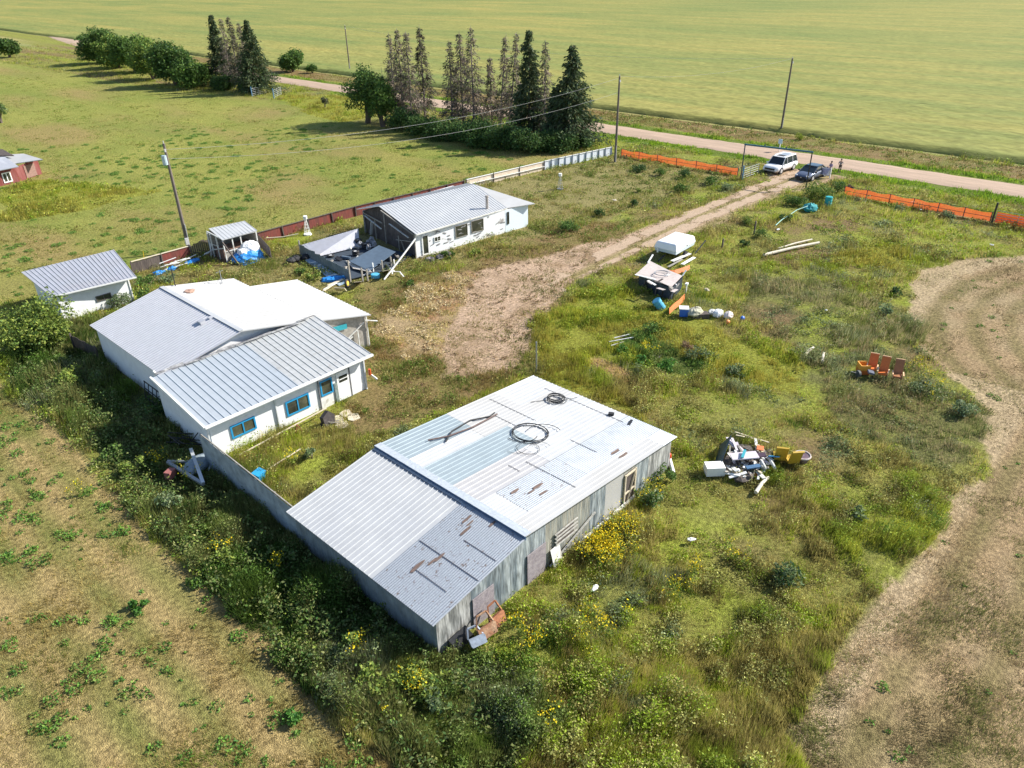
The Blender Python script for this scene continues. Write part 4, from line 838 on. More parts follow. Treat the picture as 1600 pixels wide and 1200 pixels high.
# ================================================================ long house
hs=thing('long_house','long white house with peeling front wall, ribbed roof and open dark gable','house',(46,52,0))
fe=2.35; rz_=3.3
f0=G(650,366,fe); f1=G(792,325,fe+.03); r0=G(592,322,rz_); r1=G(741,288,rz_); tip=G(836,318,2.3); bk0=G(556,327,fe); bk1=bk0+(r1-r0)*1.0
bkz=V(r1.x+ (tip.x-r1.x)*.6, bk0.y-1.2, fe)
quadroof('front_roof',f0,f1,r1,r0,36,wsteel,.03,parent=hs,label='ribbed front slope with the chimney')
b=MB(); b.corr(bk0,bk1+V(2.4,0,0),r1,r0,34,.03,'rib',.05); part('back_roof',b,asteel,hs)
b=MB(); b.prism([r1,f1,tip],(0,0,-.06)); b.prism([r1,tip,bk1+V(2.4,0,0)],(0,0,-.06)); part('end_roof',b,wsteel2,hs,'smooth white end slope')
fa_=V(f0.x+.15,f0.y+.35,0); fb_=V(tip.x-.45,tip.y+.55,0)
U=fb_-fa_; nrm=V(U.y,-U.x,0).normalized()
b=MB(); b.prism([fa_,fb_,fb_+V(0,0,fe-.12),fa_+V(0,0,fe-.02)],-nrm*.1); part('front_wall',b,wallpeel,hs,'white front wall with peeling siding')
rr0=fa_+U*.78; b=MB(); b.prism([rr0+nrm*.012,fb_+nrm*.012,fb_+V(0,0,fe-.15)+nrm*.012,rr0+V(0,0,fe-.1)+nrm*.012],-nrm*.01); part('smooth_panel',b,mat('pale_blue_panel',(.72,.80,.86),.7,var=.03),hs,'pale blue smooth panel at the right end')
bkw=V(fb_.x,bk0.y-.6,0); b=MB(); b.prism([fb_,bkw,bkw+V(0,0,fe-.1),fb_+V(0,0,fe-.15)],(-.1,0,0)); la=V(bk0.x+.4,bk0.y-.5,0); b.prism([la,bkw,bkw+V(0,0,fe-.1),la+V(0,0,fe-.1)],(0,-.1,0)); part('back_wall',b,wallp,hs)
rb=V(r0.x+.25,r0.y,rz_-.12); b=MB(); b.prism([fa_+V(.1,.1,0),la+V(.1,-.1,0),la+V(.1,-.1,fe-.15),rb+V(.1,0,0),fa_+V(.1,.1,fe-.1)],(.1,0,0)); part('gable_wall',b,dkwood,hs,'dark open gable at the collapsed end')
b=MB(); gm_=lambda t,z: V(fa_.x-.06+(la.x-fa_.x)*t,fa_.y+(la.y-fa_.y)*t,z)
for t0,z0,t1,z1 in ((0,.0,0,2.25),(.35,.9,.02,1.5),(.55,0,.55,3.0),(.6,1.9,.98,2.1),(.98,0,.98,2.2),(.02,2.2,.6,3.1),(.3,0,.3,1.4),(.75,0,.75,1.9),(.2,.1,.25,1.0)): b.beam(gm_(t0,z0),gm_(t1,z1),.1,.07)
part('stud',b,grwood,hs); b=MB()
for t0,z0,t1,z1,wd in ((.1,1.7,.45,2.2,.12),(.62,1.3,.95,1.9,.14),(.85,.2,.8,1.6,.25)): b.beam(gm_(t0,z0)-V(.05,0,0),gm_(t1,z1)-V(.05,0,0),wd,.05)
part('torn_wrap',b,oldwhite,hs)
def hw(px,py):  # point on front wall plane
    d=ray(px,py); t=(fa_-CAM).dot(nrm)/d.dot(nrm); return CAM+d*t
def hwin(pl,pr,pt,pb,mull,mf,label,t=.06,name='window'):
    L_=hw(pl,(pt+pb)/2); R_=hw(pr,(pt+pb)/2-abs(pr-pl)*.28); zt_=hw((pl+pr)/2,pt).z; zb_=hw((pl+pr)/2,pb).z
    O=V(L_.x,L_.y,max(zb_,.1)); Uu=V(R_.x-L_.x,R_.y-L_.y,0); return window(hs,O+nrm*.02,Uu,V(0,0,zt_-O.z),t,.05,mf,mull,name,label)
hwin(659,670,366,400,0,whitep,'white framed glass door',.12,'door'); hwin(678,688,369,377,1,whitep,'small divided window',.05); hwin(711,730,351,370,0,grwood,'large green tinted window, left',.05); hwin(736,755,343,362,0,grwood,'large green tinted window, right',.05); hwin(792,795,331,350,0,dkmetal,'narrow dark slot window',.02)
tornp=mat('torn_building_paper',(.24,.23,.23),.9,var=.5,scale=4)
for k in range(34):
    s=rng.uniform(.02,.76); z=rng.uniform(.2,2.1); l=rng.uniform(.12,.6); P=fa_+U*s+V(0,0,z)+nrm*.03; b=MB(); b.beam(P,P+U.normalized()*l+V(0,0,rng.uniform(-.12,.12)),.02,rng.uniform(.02,.12)); part('peeling_paper',b,tornp,hs)
b=MB(); g=G(761,322,2.75); zc=fe+(g.y-f0.y)/(r0.y-f0.y)*(rz_-fe); b.tube((g.x,g.y,zc-.1),(g.x,g.y,zc+1.25),.14,.14,12); b.tube((g.x,g.y,zc+1.25),(g.x,g.y,zc+1.38),.19,.17,12); b.box((g.x,g.y,zc+.02),(.5,.5,.08)); part('chimney',b,mat('sooty_flue',(.42,.38,.35),.6,.4,var=.35,scale=4),hs)
b=MB(); b.para(fa_+U*.02+nrm*.02,U*.045,nrm*.35,V(0,0,.12)); b.para(fa_+U*.10+nrm*.1,U*.2,nrm*.3,V(0,0,.1)); part('step',b,grwood,hs)
b=MB(); b.beam(f0+V(0,-.03,-.05),f1+V(0,-.03,-.05),.06,.12); part('fascia',b,oldwhite,hs)
# ================================================================ tarp shed (open greenhouse frame)
ts=thing('glazed_lean_to','small open framed shed with ribbed roof beside the blue tarp heap','shed',(30.5,63,0))
A=G(347,375,2.15); B=G(402,360,2.1); Cc=G(382,345,2.35); D=G(326,357,2.35)
quadroof('roof',A,B,Cc,D,10,wsteel,.03,parent=ts)
xa,xb,ya,yb=A.x+.15,B.x-.15,(A.y+B.y)/2+.15,(Cc.y+D.y)/2-.15
b=MB()
for x in (xa,xa+(xb-xa)*.27,xa+(xb-xa)*.52,xb): b.beam((x,ya,0),(x,ya,2.08),.09,.09)
for y in (ya+1.2,ya+2.3,yb): b.beam((xa,y,0),(xa,y,2.2),.09,.09)
b.beam((xa,ya,.95),(xb,ya,.95),.07,.07); b.beam((xa,ya,2.05),(xb,ya,2.03),.07,.1); b.beam((xa,ya,2.1),(xa,yb,2.25),.07,.1); b.beam((xa,ya,1.3),(xa,yb,.5),.07,.07); b.beam((xb,yb,0),(xb,yb,2.2),.09,.09)
part('frame',b,oldwhite,ts); b=MB(); b.para((xa,ya+.02,0),(xb-xa,0,0),(0,.05,0),(0,0,.9)); b.para((xa,yb,0),(xb-xa,0,0),(0,.05,0),(0,0,2.2)); b.para((xb,ya+.1,0),(.05,0,0),(0,yb-ya-.15,0),(0,0,2.1)); part('wall',b,grwood,ts)
b=MB(); b.para((xa+.1,ya+.5,.0),(xb-xa-.2,0,0),(0,1.5,0),(0,0,.9)); part('bench',b,mat('brown_bench',(.20,.12,.09),.9,var=.4,scale=3),ts)
b=MB(); b.beam((xa+.3,ya-1.6,0),(xa-.1,ya-.1,1.9),.1,.12); part('leaning_plank',b,dkwood,ts,'dark leaning plank at the front corner')
t=thing('tarp_heap','heap wrapped in crumpled blue and white tarpaulin in front of the open shed','tarp',(tuple(G(388,405,0))))
g=G(388,404,0); b=MB(); b.ell((g.x-.1,g.y-.2,.15),(1.5,1.1,.75),22,12,jit=.09,zmin=0); b.box((g.x,g.y-.9,.03),(2.6,1.0,.05),.1); part('blue_tarp',b,bluetarp,t,smooth=False)
b=MB(); b.ell((g.x+.45,g.y+.15,.75),(.95,.8,.75),20,10,jit=.06,zmin=.1); b.ell((g.x-.5,g.y-.1,.6),(.5,.6,.5),14,9,jit=.12,zmin=.1); part('white_tarp',b,whitetarp,t)
t=thing('slat_screen','grey horizontal slat screen sloping down beside the tarp heap','fence',tuple(G(412,395,0))); g0=G(401,385,0); g1=G(424,405,0)
b=MB()
for k in range(7): z=.2+k*.17; b.beam(V(g0.x,g0.y,z+.35),V(g1.x,g1.y,z-.1),.03,.13)
part('slats',b,dkwood,t); b=MB(); b.beam((g0.x,g0.y,0),(g0.x,g0.y,1.7),.09); b.beam((g1.x,g1.y,0),(g1.x,g1.y,1.1),.09); part('post',b,dkwood,t)
# ================================================================ red shed at left edge
rs=thing('red_shed','old red board shed with white and grey roofs, cut by the left edge','shed',tuple(G(10,285,0)))
q=[G(0-20,243,2.3),G(37,240,2.3),G(67,249,2.2),G(25,255,2.0),G(-20,262,2.0)]
b=MB(); b.prism(q,(0,0,-.08)); part('white_roof',b,wsteel2,rs)
q=[G(-25,246,2.6),G(8,245,2.5),G(29,260,2.1),G(-15,269,1.8)]
b=MB(); b.prism(q,(0,0,-.08)); part('grey_roof',b,lilac,rs)
q=[G(-30,232,2.9),G(4,233,2.9),G(22,243,2.5),G(-30,243,2.5)]
b=MB(); b.prism(q,(0,0,-.08)); part('dark_roof',b,dkwood,rs)
redp=mat('red_board_wall',(.17,.035,.03),.85,var=.2,scale=2,col2=(.30,.13,.12),amt=.5,stretch=(3,3,.4))
a0,a1,a2,a3=G(-15,295,0),G(30,284,0),G(28,279,0),G(66,272,0)
b=MB(); b.prism([a0,a1,a1+V(0,0,1.75),a0+V(0,0,1.7)],(0,.1,0)); b.prism([a1,a3,a3+V(0,0,1.95),a1+V(0,0,1.75)],(0,.1,0)); e=a3+V(-.6,3.2,0); b.prism([a3,e,e+V(0,0,2.1),a3+V(0,0,1.95)],(-.1,0,0)); part('wall',b,redp,rs)
c0=a1.lerp(a3,.35); c1=a1.lerp(a3,.8); b=MB(); b.prism([c0+V(0,-.03,.1),c1+V(0,-.03,.1),c1+V(0,-.03,1.6),c0+V(0,-.03,1.6)],(0,-.03,0)); part('door',b,mat('faded_brown_door',(.25,.15,.12),.9,var=.2),rs)
w0=a0.lerp(a1,.50); w1=a0.lerp(a1,.80); window(rs,w0+V(0,-.02,.25),V(w1.x-w0.x,w1.y-w0.y,0),V(0,0,1.2),t=.12,mf=whitep,mull=1)
# ================================================================ fences
def board_fence(pts,h,mt,label,cat='fence',name='board_fence',capm=None,sag=.0,gap=.0,postm=None,th=.04,base=0.0,posts_front=True,step=2.4):
    """pts ground points; each segment: a panel part, posts, a cap rail"""
    c=sum((Vector(p) for p in pts),V(0,0,0))/len(pts); t=thing(name,label,cat,(c.x,c.y,0))
    for a,b_ in zip(pts[:-1],pts[1:]):
        a=V(a[0],a[1],base); b_=V(b_[0],b_[1],base); L=(b_-a).length; n=max(1,int(L/step)); d=(b_-a)/n; nr=V(d.y,-d.x,0).normalized()
        if nr.dot(CAM-a)<0: nr=-nr
        for i in range(n):
            p=a+d*i; m=MB(); hh=h*rng.uniform(1-sag,1+sag); k=max(1,int(d.length/.19)); hs_=[hh*rng.uniform(1-sag*.5,1+sag*.5) for _ in range(k)]
            for j in range(k): m.para(p+d*(j/k),d*((1-gap)/k),-nr*th*.6,V(0,0,hs_[j]))
            part('panel',m,mt if not isinstance(mt,list) else mt[rng.integers(len(mt))],t)
        for i in range(n+1):
            p=a+d*i+nr*.06; m=MB(); m.beam(p-V(0,0,.05),p+V(rng.normal(0,.03),rng.normal(0,.03),h*1.08),.10,.10); part('post',m,postm or dkwood,t)
        if capm: m=MB(); m.beam(a+V(0,0,h+.03),b_+V(0,0,h+.03),.14,.05); part('cap_rail',m,capm,t)
    return t
F0,F1,F2,F3_,F4,F5=G(208,428),G(300,402),G(330,392),G(402,381),G(556,338),G(742,292)
board_fence([F0,F1],1.05,[redw,dkwood,redw],'faded red board fence behind the small white shed with a pale cap rail',capm=palewood,sag=.05)
board_fence([F1,F2],1.1,dkwood,'dark broken plank fence behind the first power pole',sag=.25,gap=.15,capm=None)
board_fence([F3_,F4],1.0,redw,'dark red board fence between the open shed and the long house',capm=dkwood,sag=.03)
board_fence([F4,V(*F4.lerp(F5,.9))],1.0,redw,'red board fence running behind the long house',capm=dkwood,sag=.03)
W0,W1,W2=F4.lerp(F5,.62)+V(0,.3,0),G(850,266),G(955,243)
board_fence([F4.lerp(F5,.92),W1],1.05,creamw,'cream board fence with white rails right of the long house roof',capm=whitep,step=4,sag=.0)
t=board_fence([W1,W2],1.1,mat('white_grey_panels',(.66,.70,.76),.8,var=.06,scale=1),'white panel fence with grey blue posts ending at the second pole',capm=whitep,step=1.15,postm=mat('slate_post',(.16,.20,.26),.8),sag=.0)
m=MB(); n=int((F5-W1).length/.5); m.beam(F4.lerp(F5,.92)+V(-.1,-.1,.55),W1+V(0,-.1,.5),.1,.04); part('mid_rail',m,whitep,t)
# dark plank fence lower left
board_fence([G(118,545)+V(0,0,0),V(13.3,50.6,0)],1.1,dkwood,'dark leaning plank fence between the lime shrub and the tall white wall',sag=.08,gap=.08)
# rubbish against the red fence
def pile_thing(name,label,cat,px,py,z=0): g=G(px,py,z); return thing(name,label,cat,tuple(g)),g
t,g=pile_thing('scrap_heap','loose boards and blue plastic scraps piled against the red fence','junk',275,420)
m=MB()
for i in range(12): p=g+V(rng.uniform(-2.2,2.2),rng.uniform(-.2,.9),rng.uniform(.1,.8)); a=rng.uniform(-.5,.5); m.beam(p,p+V(1.5*math.cos(a),.4*math.sin(a),rng.uniform(-.25,.3)),.12,.03)
part('boards',m,oldwhite,t); m=MB()
for q in ((-1.6,-.2),(-.4,-.1),(1.4,.1),(1.9,.3)): m.ell((g.x+q[0],g.y+q[1],.15),(.5,.3,.2),8,5,jit=.3,zmin=0)
part('blue_plastic',m,bluetarp,t)
t,g=pile_thing('sawhorse','pale A shaped wooden trestle near the dark plank fence','trestle',330,402)
m=MB(); m.beam(g,g+V(.4,.4,1.1),.06); m.beam(g+V(.9,.6,0),g+V(.4,.4,1.1),.06); m.beam(g+V(.4,.4,1.1),g+V(1.4,-.4,.5),.06); part('legs',m,oldwhite,t); m=MB(); m.beam(g+V(-.6,-.1,.5),g+V(.6,.2,.6),.06); part('rail',m,oldwhite,t)
m=MB(); g=G(226,410); m.beam(g,g+V(.15,.1,1.0),.09,.03); solo('marker_stake',m,mat('yellow_paint',(.75,.5,.02),.6),'yellow marker stake behind the red fence','stake')
m=MB(); g=G(991,248); m.beam(g,g+V(.0,.1,1.2),.08,.04); solo('marker_stake',m,MATS['yellow_paint'],'yellow stake before the left orange mesh fence','stake')
m=MB(); a=G(418,383)+V(0,0,.7); b_=G(468,378)+V(0,0,.8); m.path([a,a.lerp(b_,.5)-V(0,0,.1),b_],.05,6); solo('rail_pole',m,palewood,'thin pale rail from the slat screen to the metal enclosure','pole')
# ---------------------------------------------------------------- orange mesh fences with pipe rails
def meshm():
    m=bpy.data.materials.new('orange_snow_mesh'); m.use_nodes=True; t=m.node_tree;N=t.nodes;L=t.links
    b=N['Principled BSDF']; b.inputs['Base Color'].default_value=(.92,.20,.05,1); b.inputs['Roughness'].default_value=.6
    tr=N.new('ShaderNodeBsdfTransparent'); tl=N.new('ShaderNodeBsdfTranslucent'); tl.inputs['Color'].default_value=(.8,.17,.05,1); mt_=N.new('ShaderNodeMixShader'); mt_.inputs[0].default_value=.38; L.new(b.outputs[0],mt_.inputs[1]); L.new(tl.outputs[0],mt_.inputs[2]); mx=N.new('ShaderNodeMixShader'); geo=N.new('ShaderNodeNewGeometry'); sp=N.new('ShaderNodeSeparateXYZ'); L.new(geo.outputs['Position'],sp.inputs[0])
    outs=[]
    for ax,per,th in (('Y',.11,.42),('Z',.09,.45)):
        d=N.new('ShaderNodeMath'); d.operation='DIVIDE'; L.new(sp.outputs[ax],d.inputs[0]); d.inputs[1].default_value=per
        f=N.new('ShaderNodeMath'); f.operation='FRACT'; L.new(d.outputs[0],f.inputs[0]); g=N.new('ShaderNodeMath'); g.operation='GREATER_THAN'; L.new(f.outputs[0],g.inputs[0]); g.inputs[1].default_value=th; outs.append(g)
    mu=N.new('ShaderNodeMath'); mu.operation='MAXIMUM'; L.new(outs[0].outputs[0],mu.inputs[0]); L.new(outs[1].outputs[0],mu.inputs[1])
    L.new(mu.outputs[0],mx.inputs[0]); L.new(tr.outputs[0],mx.inputs[1]); L.new(mt_.outputs[0],mx.inputs[2]); L.new(mx.outputs[0],N['Material Output'].inputs[0]); return m
om=meshm(); navy=mat('dark_blue_pipe',(.03,.045,.10),.5,.3,var=.2)
def pipe_fence(a,b_,label,n,h=1.02,mesh=True):
    c=(a+b_)/2; t=thing('mesh_fence',label,'fence',(c.x,c.y,0)); d=(b_-a)/n
    for i in range(n+1):
        m=MB(); p=a+d*i; m.tube(p,p+V(0,0,h+.05),.04,n=7); part('post',m,navy,t)
    for z in (h,h*.52): m=MB(); m.tube(a+V(0,0,z),b_+V(0,0,z),.022,n=6); part('rail',m,navy,t)
    m=MB(); k=n*8; vs=[];fs=[]
    for i in range(k+1):
        p=a.lerp(b_,i/k)+V(.08+.03*math.sin(i*1.3),0,0); z=h-.02-.16*abs(math.sin(PI*i/8))*(.4+.6*abs(math.sin(i*.37))); vs+=[p+V(0,0,.12),p+V(.02,0,z)]
        if i: o=(i-1)*2; fs+=[(o,o+2,o+3,o+1)]
    m.add(vs,fs); part('orange_mesh',m,om,t); return t
pipe_fence(G(968,250),G(1150,281),'left orange mesh fence on dark pipe rails, from the white fence to the arch','',) if False else None
pipe_fence(V(84.6,58.6,0),V(84.9,41.6,0),'left orange mesh fence on dark pipe rails, from the white fence to the arch',6)
pipe_fence(V(84.7,28.6,0),V(84.2,14.0,0),'right orange mesh fence on dark pipe rails, ending at the tall dark post',6)
t=thing('farm_gate','wire panel gate with orange mesh behind at the right edge','gate',(83.8,10,0))
m=MB(); m.beam((84.2,13.8,0),(84.2,13.8,2.0),.16); part('post',m,dkmetal,t); m=MB()
for z in (.25,.5,.75,1.0,1.3): m.tube((84.15,13.6,z),(83.4,4.0,z),.025,n=5)
for q in range(6): y=13.6-q*1.9; m.tube((84.15-.078*(13.6-y),y,.2),(84.15-.078*(13.6-y),y,1.3),.025,n=5)
part('gate_frame',m,pipeg,t); m=MB(); m.prism([(84.3,13.6,.1),(83.6,4,.1),(83.6,4,1.1),(84.3,13.6,1.1)],(.02,0,0)); part('orange_mesh',m,om,t)
# arch
t=thing('entrance_arch','tall thin entrance arch of dark blue pipe over the drive','arch',(85,37,0))
p1=G(1157,280); p2=G(1259,294); hh=4.05
for p in (p1,p2): m=MB(); m.tube(p,p+V(0,0,hh),.07,n=8); part('post',m,dkmetal if p is p2 else navy,t)
m=MB(); m.beam(p1+V(0,.1,hh),p2+V(0,-.1,hh),.13,.17); part('crossbeam',m,mat('teal_blue_beam',(.04,.13,.20),.45,.3,var=.15),t)
for f in (.3,.62): q=p1.lerp(p2,f)+V(0,0,hh+.1); m=MB(); m.box((q.x,q.y,q.z+.06),(.1,.1,.2)); part('lug',m,navy,t)
def tube_gate(a,b_,label,m_,bars=5,h=1.25,grp=None):
    c=(a+b_)/2; t=thing('farm_gate',label,'gate',(c.x,c.y,0),grp)
    m=MB()
    for i in range(bars): z=.2+(h-.2)*i/(bars-1); m.tube(a+V(0,0,z),b_+V(0,0,z),.022,n=6)
    part('bars',m,m_,t); m=MB()
    for f in (0,.5,1): p=a.lerp(b_,f); m.tube(p+V(0,0,.15),p+V(0,0,h+.02),.035,n=6)
    part('uprights',m,m_,t); m=MB(); m.tube(a-V(0,.05,0),a+V(0,-.05,h+.4),.09,n=8); part('post',m,mat('blue_post',(.10,.25,.42),.6),t)
tube_gate(G(1159,281),G(1184,272),'grey tubular gate swung open beside the arch post',mat('dull_gate_tube',(.25,.28,.30),.6,.3))
alum=mat('silver_gate_tube',(.66,.68,.70),.4,.5,var=.05)
tube_gate(G(394,151),G(416,146),'silver tubular gate left of the pair by the far spruces',alum,h=1.5,grp='far field gates'); tube_gate(G(428,154),G(440,148),'silver tubular gate standing open, right of the pair by the far spruces',alum,h=1.5,grp='far field gates')
# ================================================================ utility poles and wires
woodp=mat('pole_wood',(.16,.13,.11),.85,var=.25,scale=3,stretch=(4,4,.4)); insul=mat('insulator_grey',(.5,.5,.5),.4)
def upole(px,py,h,label,box=False,small=False):
    g=G(px,py); t=thing('utility_pole',label,'power pole',(g.x,g.y,0),'wooden power poles')
    m=MB(); m.tube(g-V(0,0,.1),g+V(0,0,h),.17,.11,10); part('pole',m,woodp,t)
    m=MB(); m.tube(g+V(0,0,h),g+V(0,0,h+.22),.04,.05,6); part('top_insulator',m,insul,t)
    m=MB(); m.box((g.x-.1,g.y-.18,h-.55),(.12,.16,.25)); part('bracket',m,insul,t)
    if box:
        m=MB(); m.tube(g+V(-.3,-.1,h-1.75),g+V(-.3,-.1,h-.95),.22,.22,12); part('transformer',m,mat('transformer_grey',(.45,.55,.60),.45,.2),t)
        m=MB(); m.box((g.x-.1,g.y-.22,1.0),(.34,.16,.62)); part('meter_box',m,insul,t); m=MB(); m.tube(g+V(.06,-.2,0),g+V(.06,-.2,2.6),.035,n=6); part('conduit',m,alum,t)
    else: m=MB(); m.tube(g+V(-.1,-.16,.0),g+V(-.1,-.16,2.0),.04,n=6); part('guard',m,insul,t)
    return g,h
A_,ha=upole(296,392,9.75,'nearest power pole with grey transformer, rising behind the red fence',True); B_,hb=upole(961,253,10.5,'power pole at the corner where the white and orange fences meet'); C_,hc=upole(1220,206,10.3,'power pole on the far side of the gravel road above the parked cars'); D_,hd=upole(547,112,10.3,'far power pole across the road between the spruce clumps')
def wire(a,b_,sag,label,r=.015):
    m=MB(); pts=[a.lerp(b_,i/24)-V(0,0,sag*4*(i/24)*(1-i/24)) for i in range(25)]; m.path(pts,r,4); solo('power_line',m,mat('wire_grey',(.42,.42,.40),.5,.2),label,'wire','overhead lines')
wire(A_+V(0,0,ha-.5),B_+V(0,0,hb-.2),1.5,'upper overhead line from the nearest pole to the corner pole'); wire(A_+V(0,0,ha-1.3),B_+V(0,0,hb-1.9),1.7,'lower overhead line from the nearest pole to the corner pole')
wire(B_+V(0,0,hb),C_+V(0,0,hc),.9,'overhead line crossing the road to the roadside pole',.012); wire(D_+V(0,0,hd),C_+V(0,0,hc),2.2,'long overhead line along the far side of the road',.012)
# road sign
t=thing('road_sign','small pale blue road sign on a white post across the road','sign',tuple(G(1217,240))); g=G(1217,238)
m=MB(); m.beam(g,g+V(0,0,1.5),.09); part('post',m,whitep,t); m=MB(); m.box((g.x-.06,g.y,1.45),(.04,.55,.6),0,0,0); part('panel',m,mat('pale_blue_sign',(.45,.65,.75),.5),t)
# ornament windmills
def orn(px,py,h,label,mt_):
    g=G(px,py); t=thing('garden_windmill',label,'ornament',(g.x,g.y,0)); m=MB()
    for a in range(4): q=V(math.cos(a*PI/2+.6),math.sin(a*PI/2+.6),0); m.beam(g+q*.33,g+q*.07+V(0,0,h),.035)
    for z in (.35,.7,1.05):
        if z<h:
            for a in range(4):
                r_=.33-.26*z/h; q=[V(math.cos(b*PI/2+.6),math.sin(b*PI/2+.6),0)*r_+V(0,0,z) for b in (a,a+1)]; m.beam(g+q[0],g+q[1],.02)
    part('tower',m,mt_,t); m=MB(); m.tube(g+V(0,0,h),g+V(0,0,h+.3),.2,.2,10); part('wheel',m,whitep,t); m=MB(); m.tube(g,g+V(0,0,.12),.4,.4,8); part('base',m,mt_,t)
orn(875,296,1.55,'small grey lattice ornament windmill in the pale grass by the white fence',pipeg); orn(481,367,1.6,'small white lattice ornament windmill between red fence and enclosure',whitep)
m=MB(); g=G(838,582); m.tube(g,g+V(0,0,2.2),.05,n=7); solo('steel_post',m,pipeg,'thin grey pipe standing at the far corner of the metal shed','post')
for px,py,h,l in ((1178,365,1.2,'short black fence post right of the trailer track'),(1128,388,.9,'low dark stake between trailer and black post')):
    m=MB(); g=G(px,py); m.beam(g,g+V(.05,0,h),.12); solo('fence_post',m,dkwood,l,'post')
# ================================================================ vehicles
def loft(mb,secs):
    """secs: list of rings (same count) of (x,y,z)"""
    k=len(secs[0]); o=len(mb.v)
    for s in secs: mb.v+=[tuple(p) for p in s]
    for i in range(len(secs)-1):
        for j in range(k): mb.f.append((o+i*k+j,o+i*k+(j+1)%k,o+(i+1)*k+(j+1)%k,o+(i+1)*k+j))
    mb.f.append(tuple(o+j for j in range(k))[::-1]); mb.f.append(tuple(o+(len(secs)-1)*k+j for j in range(k)))
    return mb
def car(name,label,g,rz,L,Wd,Hh,paint,kind,roofm):
    t=thing(name,label,'car',tuple(g),None,rz); hw_=Wd/2; S=L/4.9
    suv=kind=='suv'
    # side profile: x (front=+), hood/belt height
    bz=.30 if suv else .22
    prof=[(-L/2,.55,.86,.86),(-L/2+.06,.98,.93,.95),(-L/2+.5,1.05,.99,.98),(-1.4*S,1.06,1.0,1),(0,1.03,1,1),(1.0*S,1.02,1,1),(1.45*S,1.00,.99,.99),(2.0*S,.93,.97,.96),(L/2-.12,.80,.90,.90),(L/2,.55,.84,.84)] if suv else \
         [(-L/2,.60,.84,.84),(-L/2+.08,.93,.90,.92),(-L/2+.6,.98,.98,.97),(-1.2*S,.95,1,1),(0,.90,1,1),(1.0*S,.90,1,1),(1.5*S,.86,.98,.98),(2.05*S,.74,.94,.94),(L/2-.12,.62,.86,.86),(L/2,.45,.78,.78)]
    secs=[]
    for x,zt,wt,wb in prof:
        zt*=Hh/1.78 if suv else Hh/1.45; w1=hw_*wt; w0=hw_*wb; zb=bz+ (.08 if abs(x)>L/2-.2 else 0)
        half=[(w0*.86,zb),(w0,zb+.14),(w1,zb+.35 if zt>zb+.45 else (zb+zt)/2),(w1*.985,zt-.10),(w1*.90,zt-.02),(w1*.45,zt+.02)]
        secs.append([(x,-y,z) for y,z in half]+[(x,y,z) for y,z in half[::-1]])
    b=MB(); loft(b,secs); body=part('body',b,paint,t,smooth=True,local=True)
    belt=(1.0*Hh/1.78) if suv else (.90*Hh/1.45); rf=Hh-.04
    cab=[(-L/2+.12,-L/2+.42),(1.35*S,.62*S)] if suv else [(-L/2+.45,-L/2+1.35),(1.35*S,.35*S)]
    xb0,xt0=cab[0]; xb1,xt1=cab[1]; wb_,wt_=hw_*.93,hw_*.78
    b=MB(); n=6; secs=[]
    for f in (0,.35,.7,1):
        xa=xb0+(xt0-xb0)*f; xc=xb1+(xt1-xb1)*f; w_=wb_+(wt_-wb_)*f; z=belt-.04+(rf-belt)*f-.0
        secs.append([(xa,-w_*.93,z),(xa+.12,-w_,z),(xc-.12,-w_,z),(xc,-w_*.9,z),(xc+.03,0,z),(xc,w_*.9,z),(xc-.12,w_,z),(xa+.12,w_,z),(xa,w_*.93,z),(xa-.03,0,z)])
    loft(b,secs); part('windows',b,glasscar,t,local=True)
    b=MB(); xa,xc=xt0-.02,xt1+.02; w_=wt_+.015; rs_=[]
    for dz,sh in ((-.03,0),(.02,.0),(.055,-.10)):
        rs_.append([(xa-sh,-w_*.9-sh,rf+dz),(xa+.1,-w_-sh,rf+dz),((xa+xc)/2,-w_-sh*1.0,rf+dz+.01),(xc-.1,-w_-sh,rf+dz),(xc+sh,-w_*.88-sh,rf+dz),(xc+.04+sh,0,rf+dz),(xc+sh,w_*.88+sh,rf+dz),(xc-.1,w_+sh,rf+dz),((xa+xc)/2,w_+sh,rf+dz+.01),(xa+.1,w_+sh,rf+dz),(xa-sh,w_*.9+sh,rf+dz),(xa-.03-sh,0,rf+dz)])
    loft(b,rs_); rfp=part('roof',b,roofm,t,smooth=False,local=True)
    b=MB()
    for s in (-1,1):
        P=lambda x,f: (x+0,s*(wb_+(wt_-wb_)*f+.012),belt-.04+(rf-belt)*f)
        b.beam(P(xb1-.06,0),P(xt1-.05,1),.07,.05); b.beam(P(xb0+.14,0),P(xt0+.16,1),.12 if suv else .16,.05)
        for q in ((.33,.66) if suv else (.42,)): xm=xb0+(xb1-xb0)*q; b.beam(P(xm,0),P(xm+.03,1),.06,.04)
    part('pillar',b,paint,t,local=True)
    wr=.37*S*(1.05 if suv else .95)
    for sx in (1.45*S,-1.45*S):
        for s in (-1,1):
            b=MB(); b.tube((sx,s*(hw_-.20),wr),(sx,s*(hw_+.02),wr),wr,wr,18); wl=part('wheel',b,black,t,local=True)
            b=MB(); b.tube((sx,s*(hw_-.02),wr),(sx,s*(hw_+.035),wr),wr*.66,wr*.6,14)
            o=link('rim',mesh_of('rim',b,alum,False),wl)
            b=MB(); b.ring((sx,s*(hw_-.005),wr+.01),wr*1.12,.035,(0,1,0),18,5,0,2*PI)
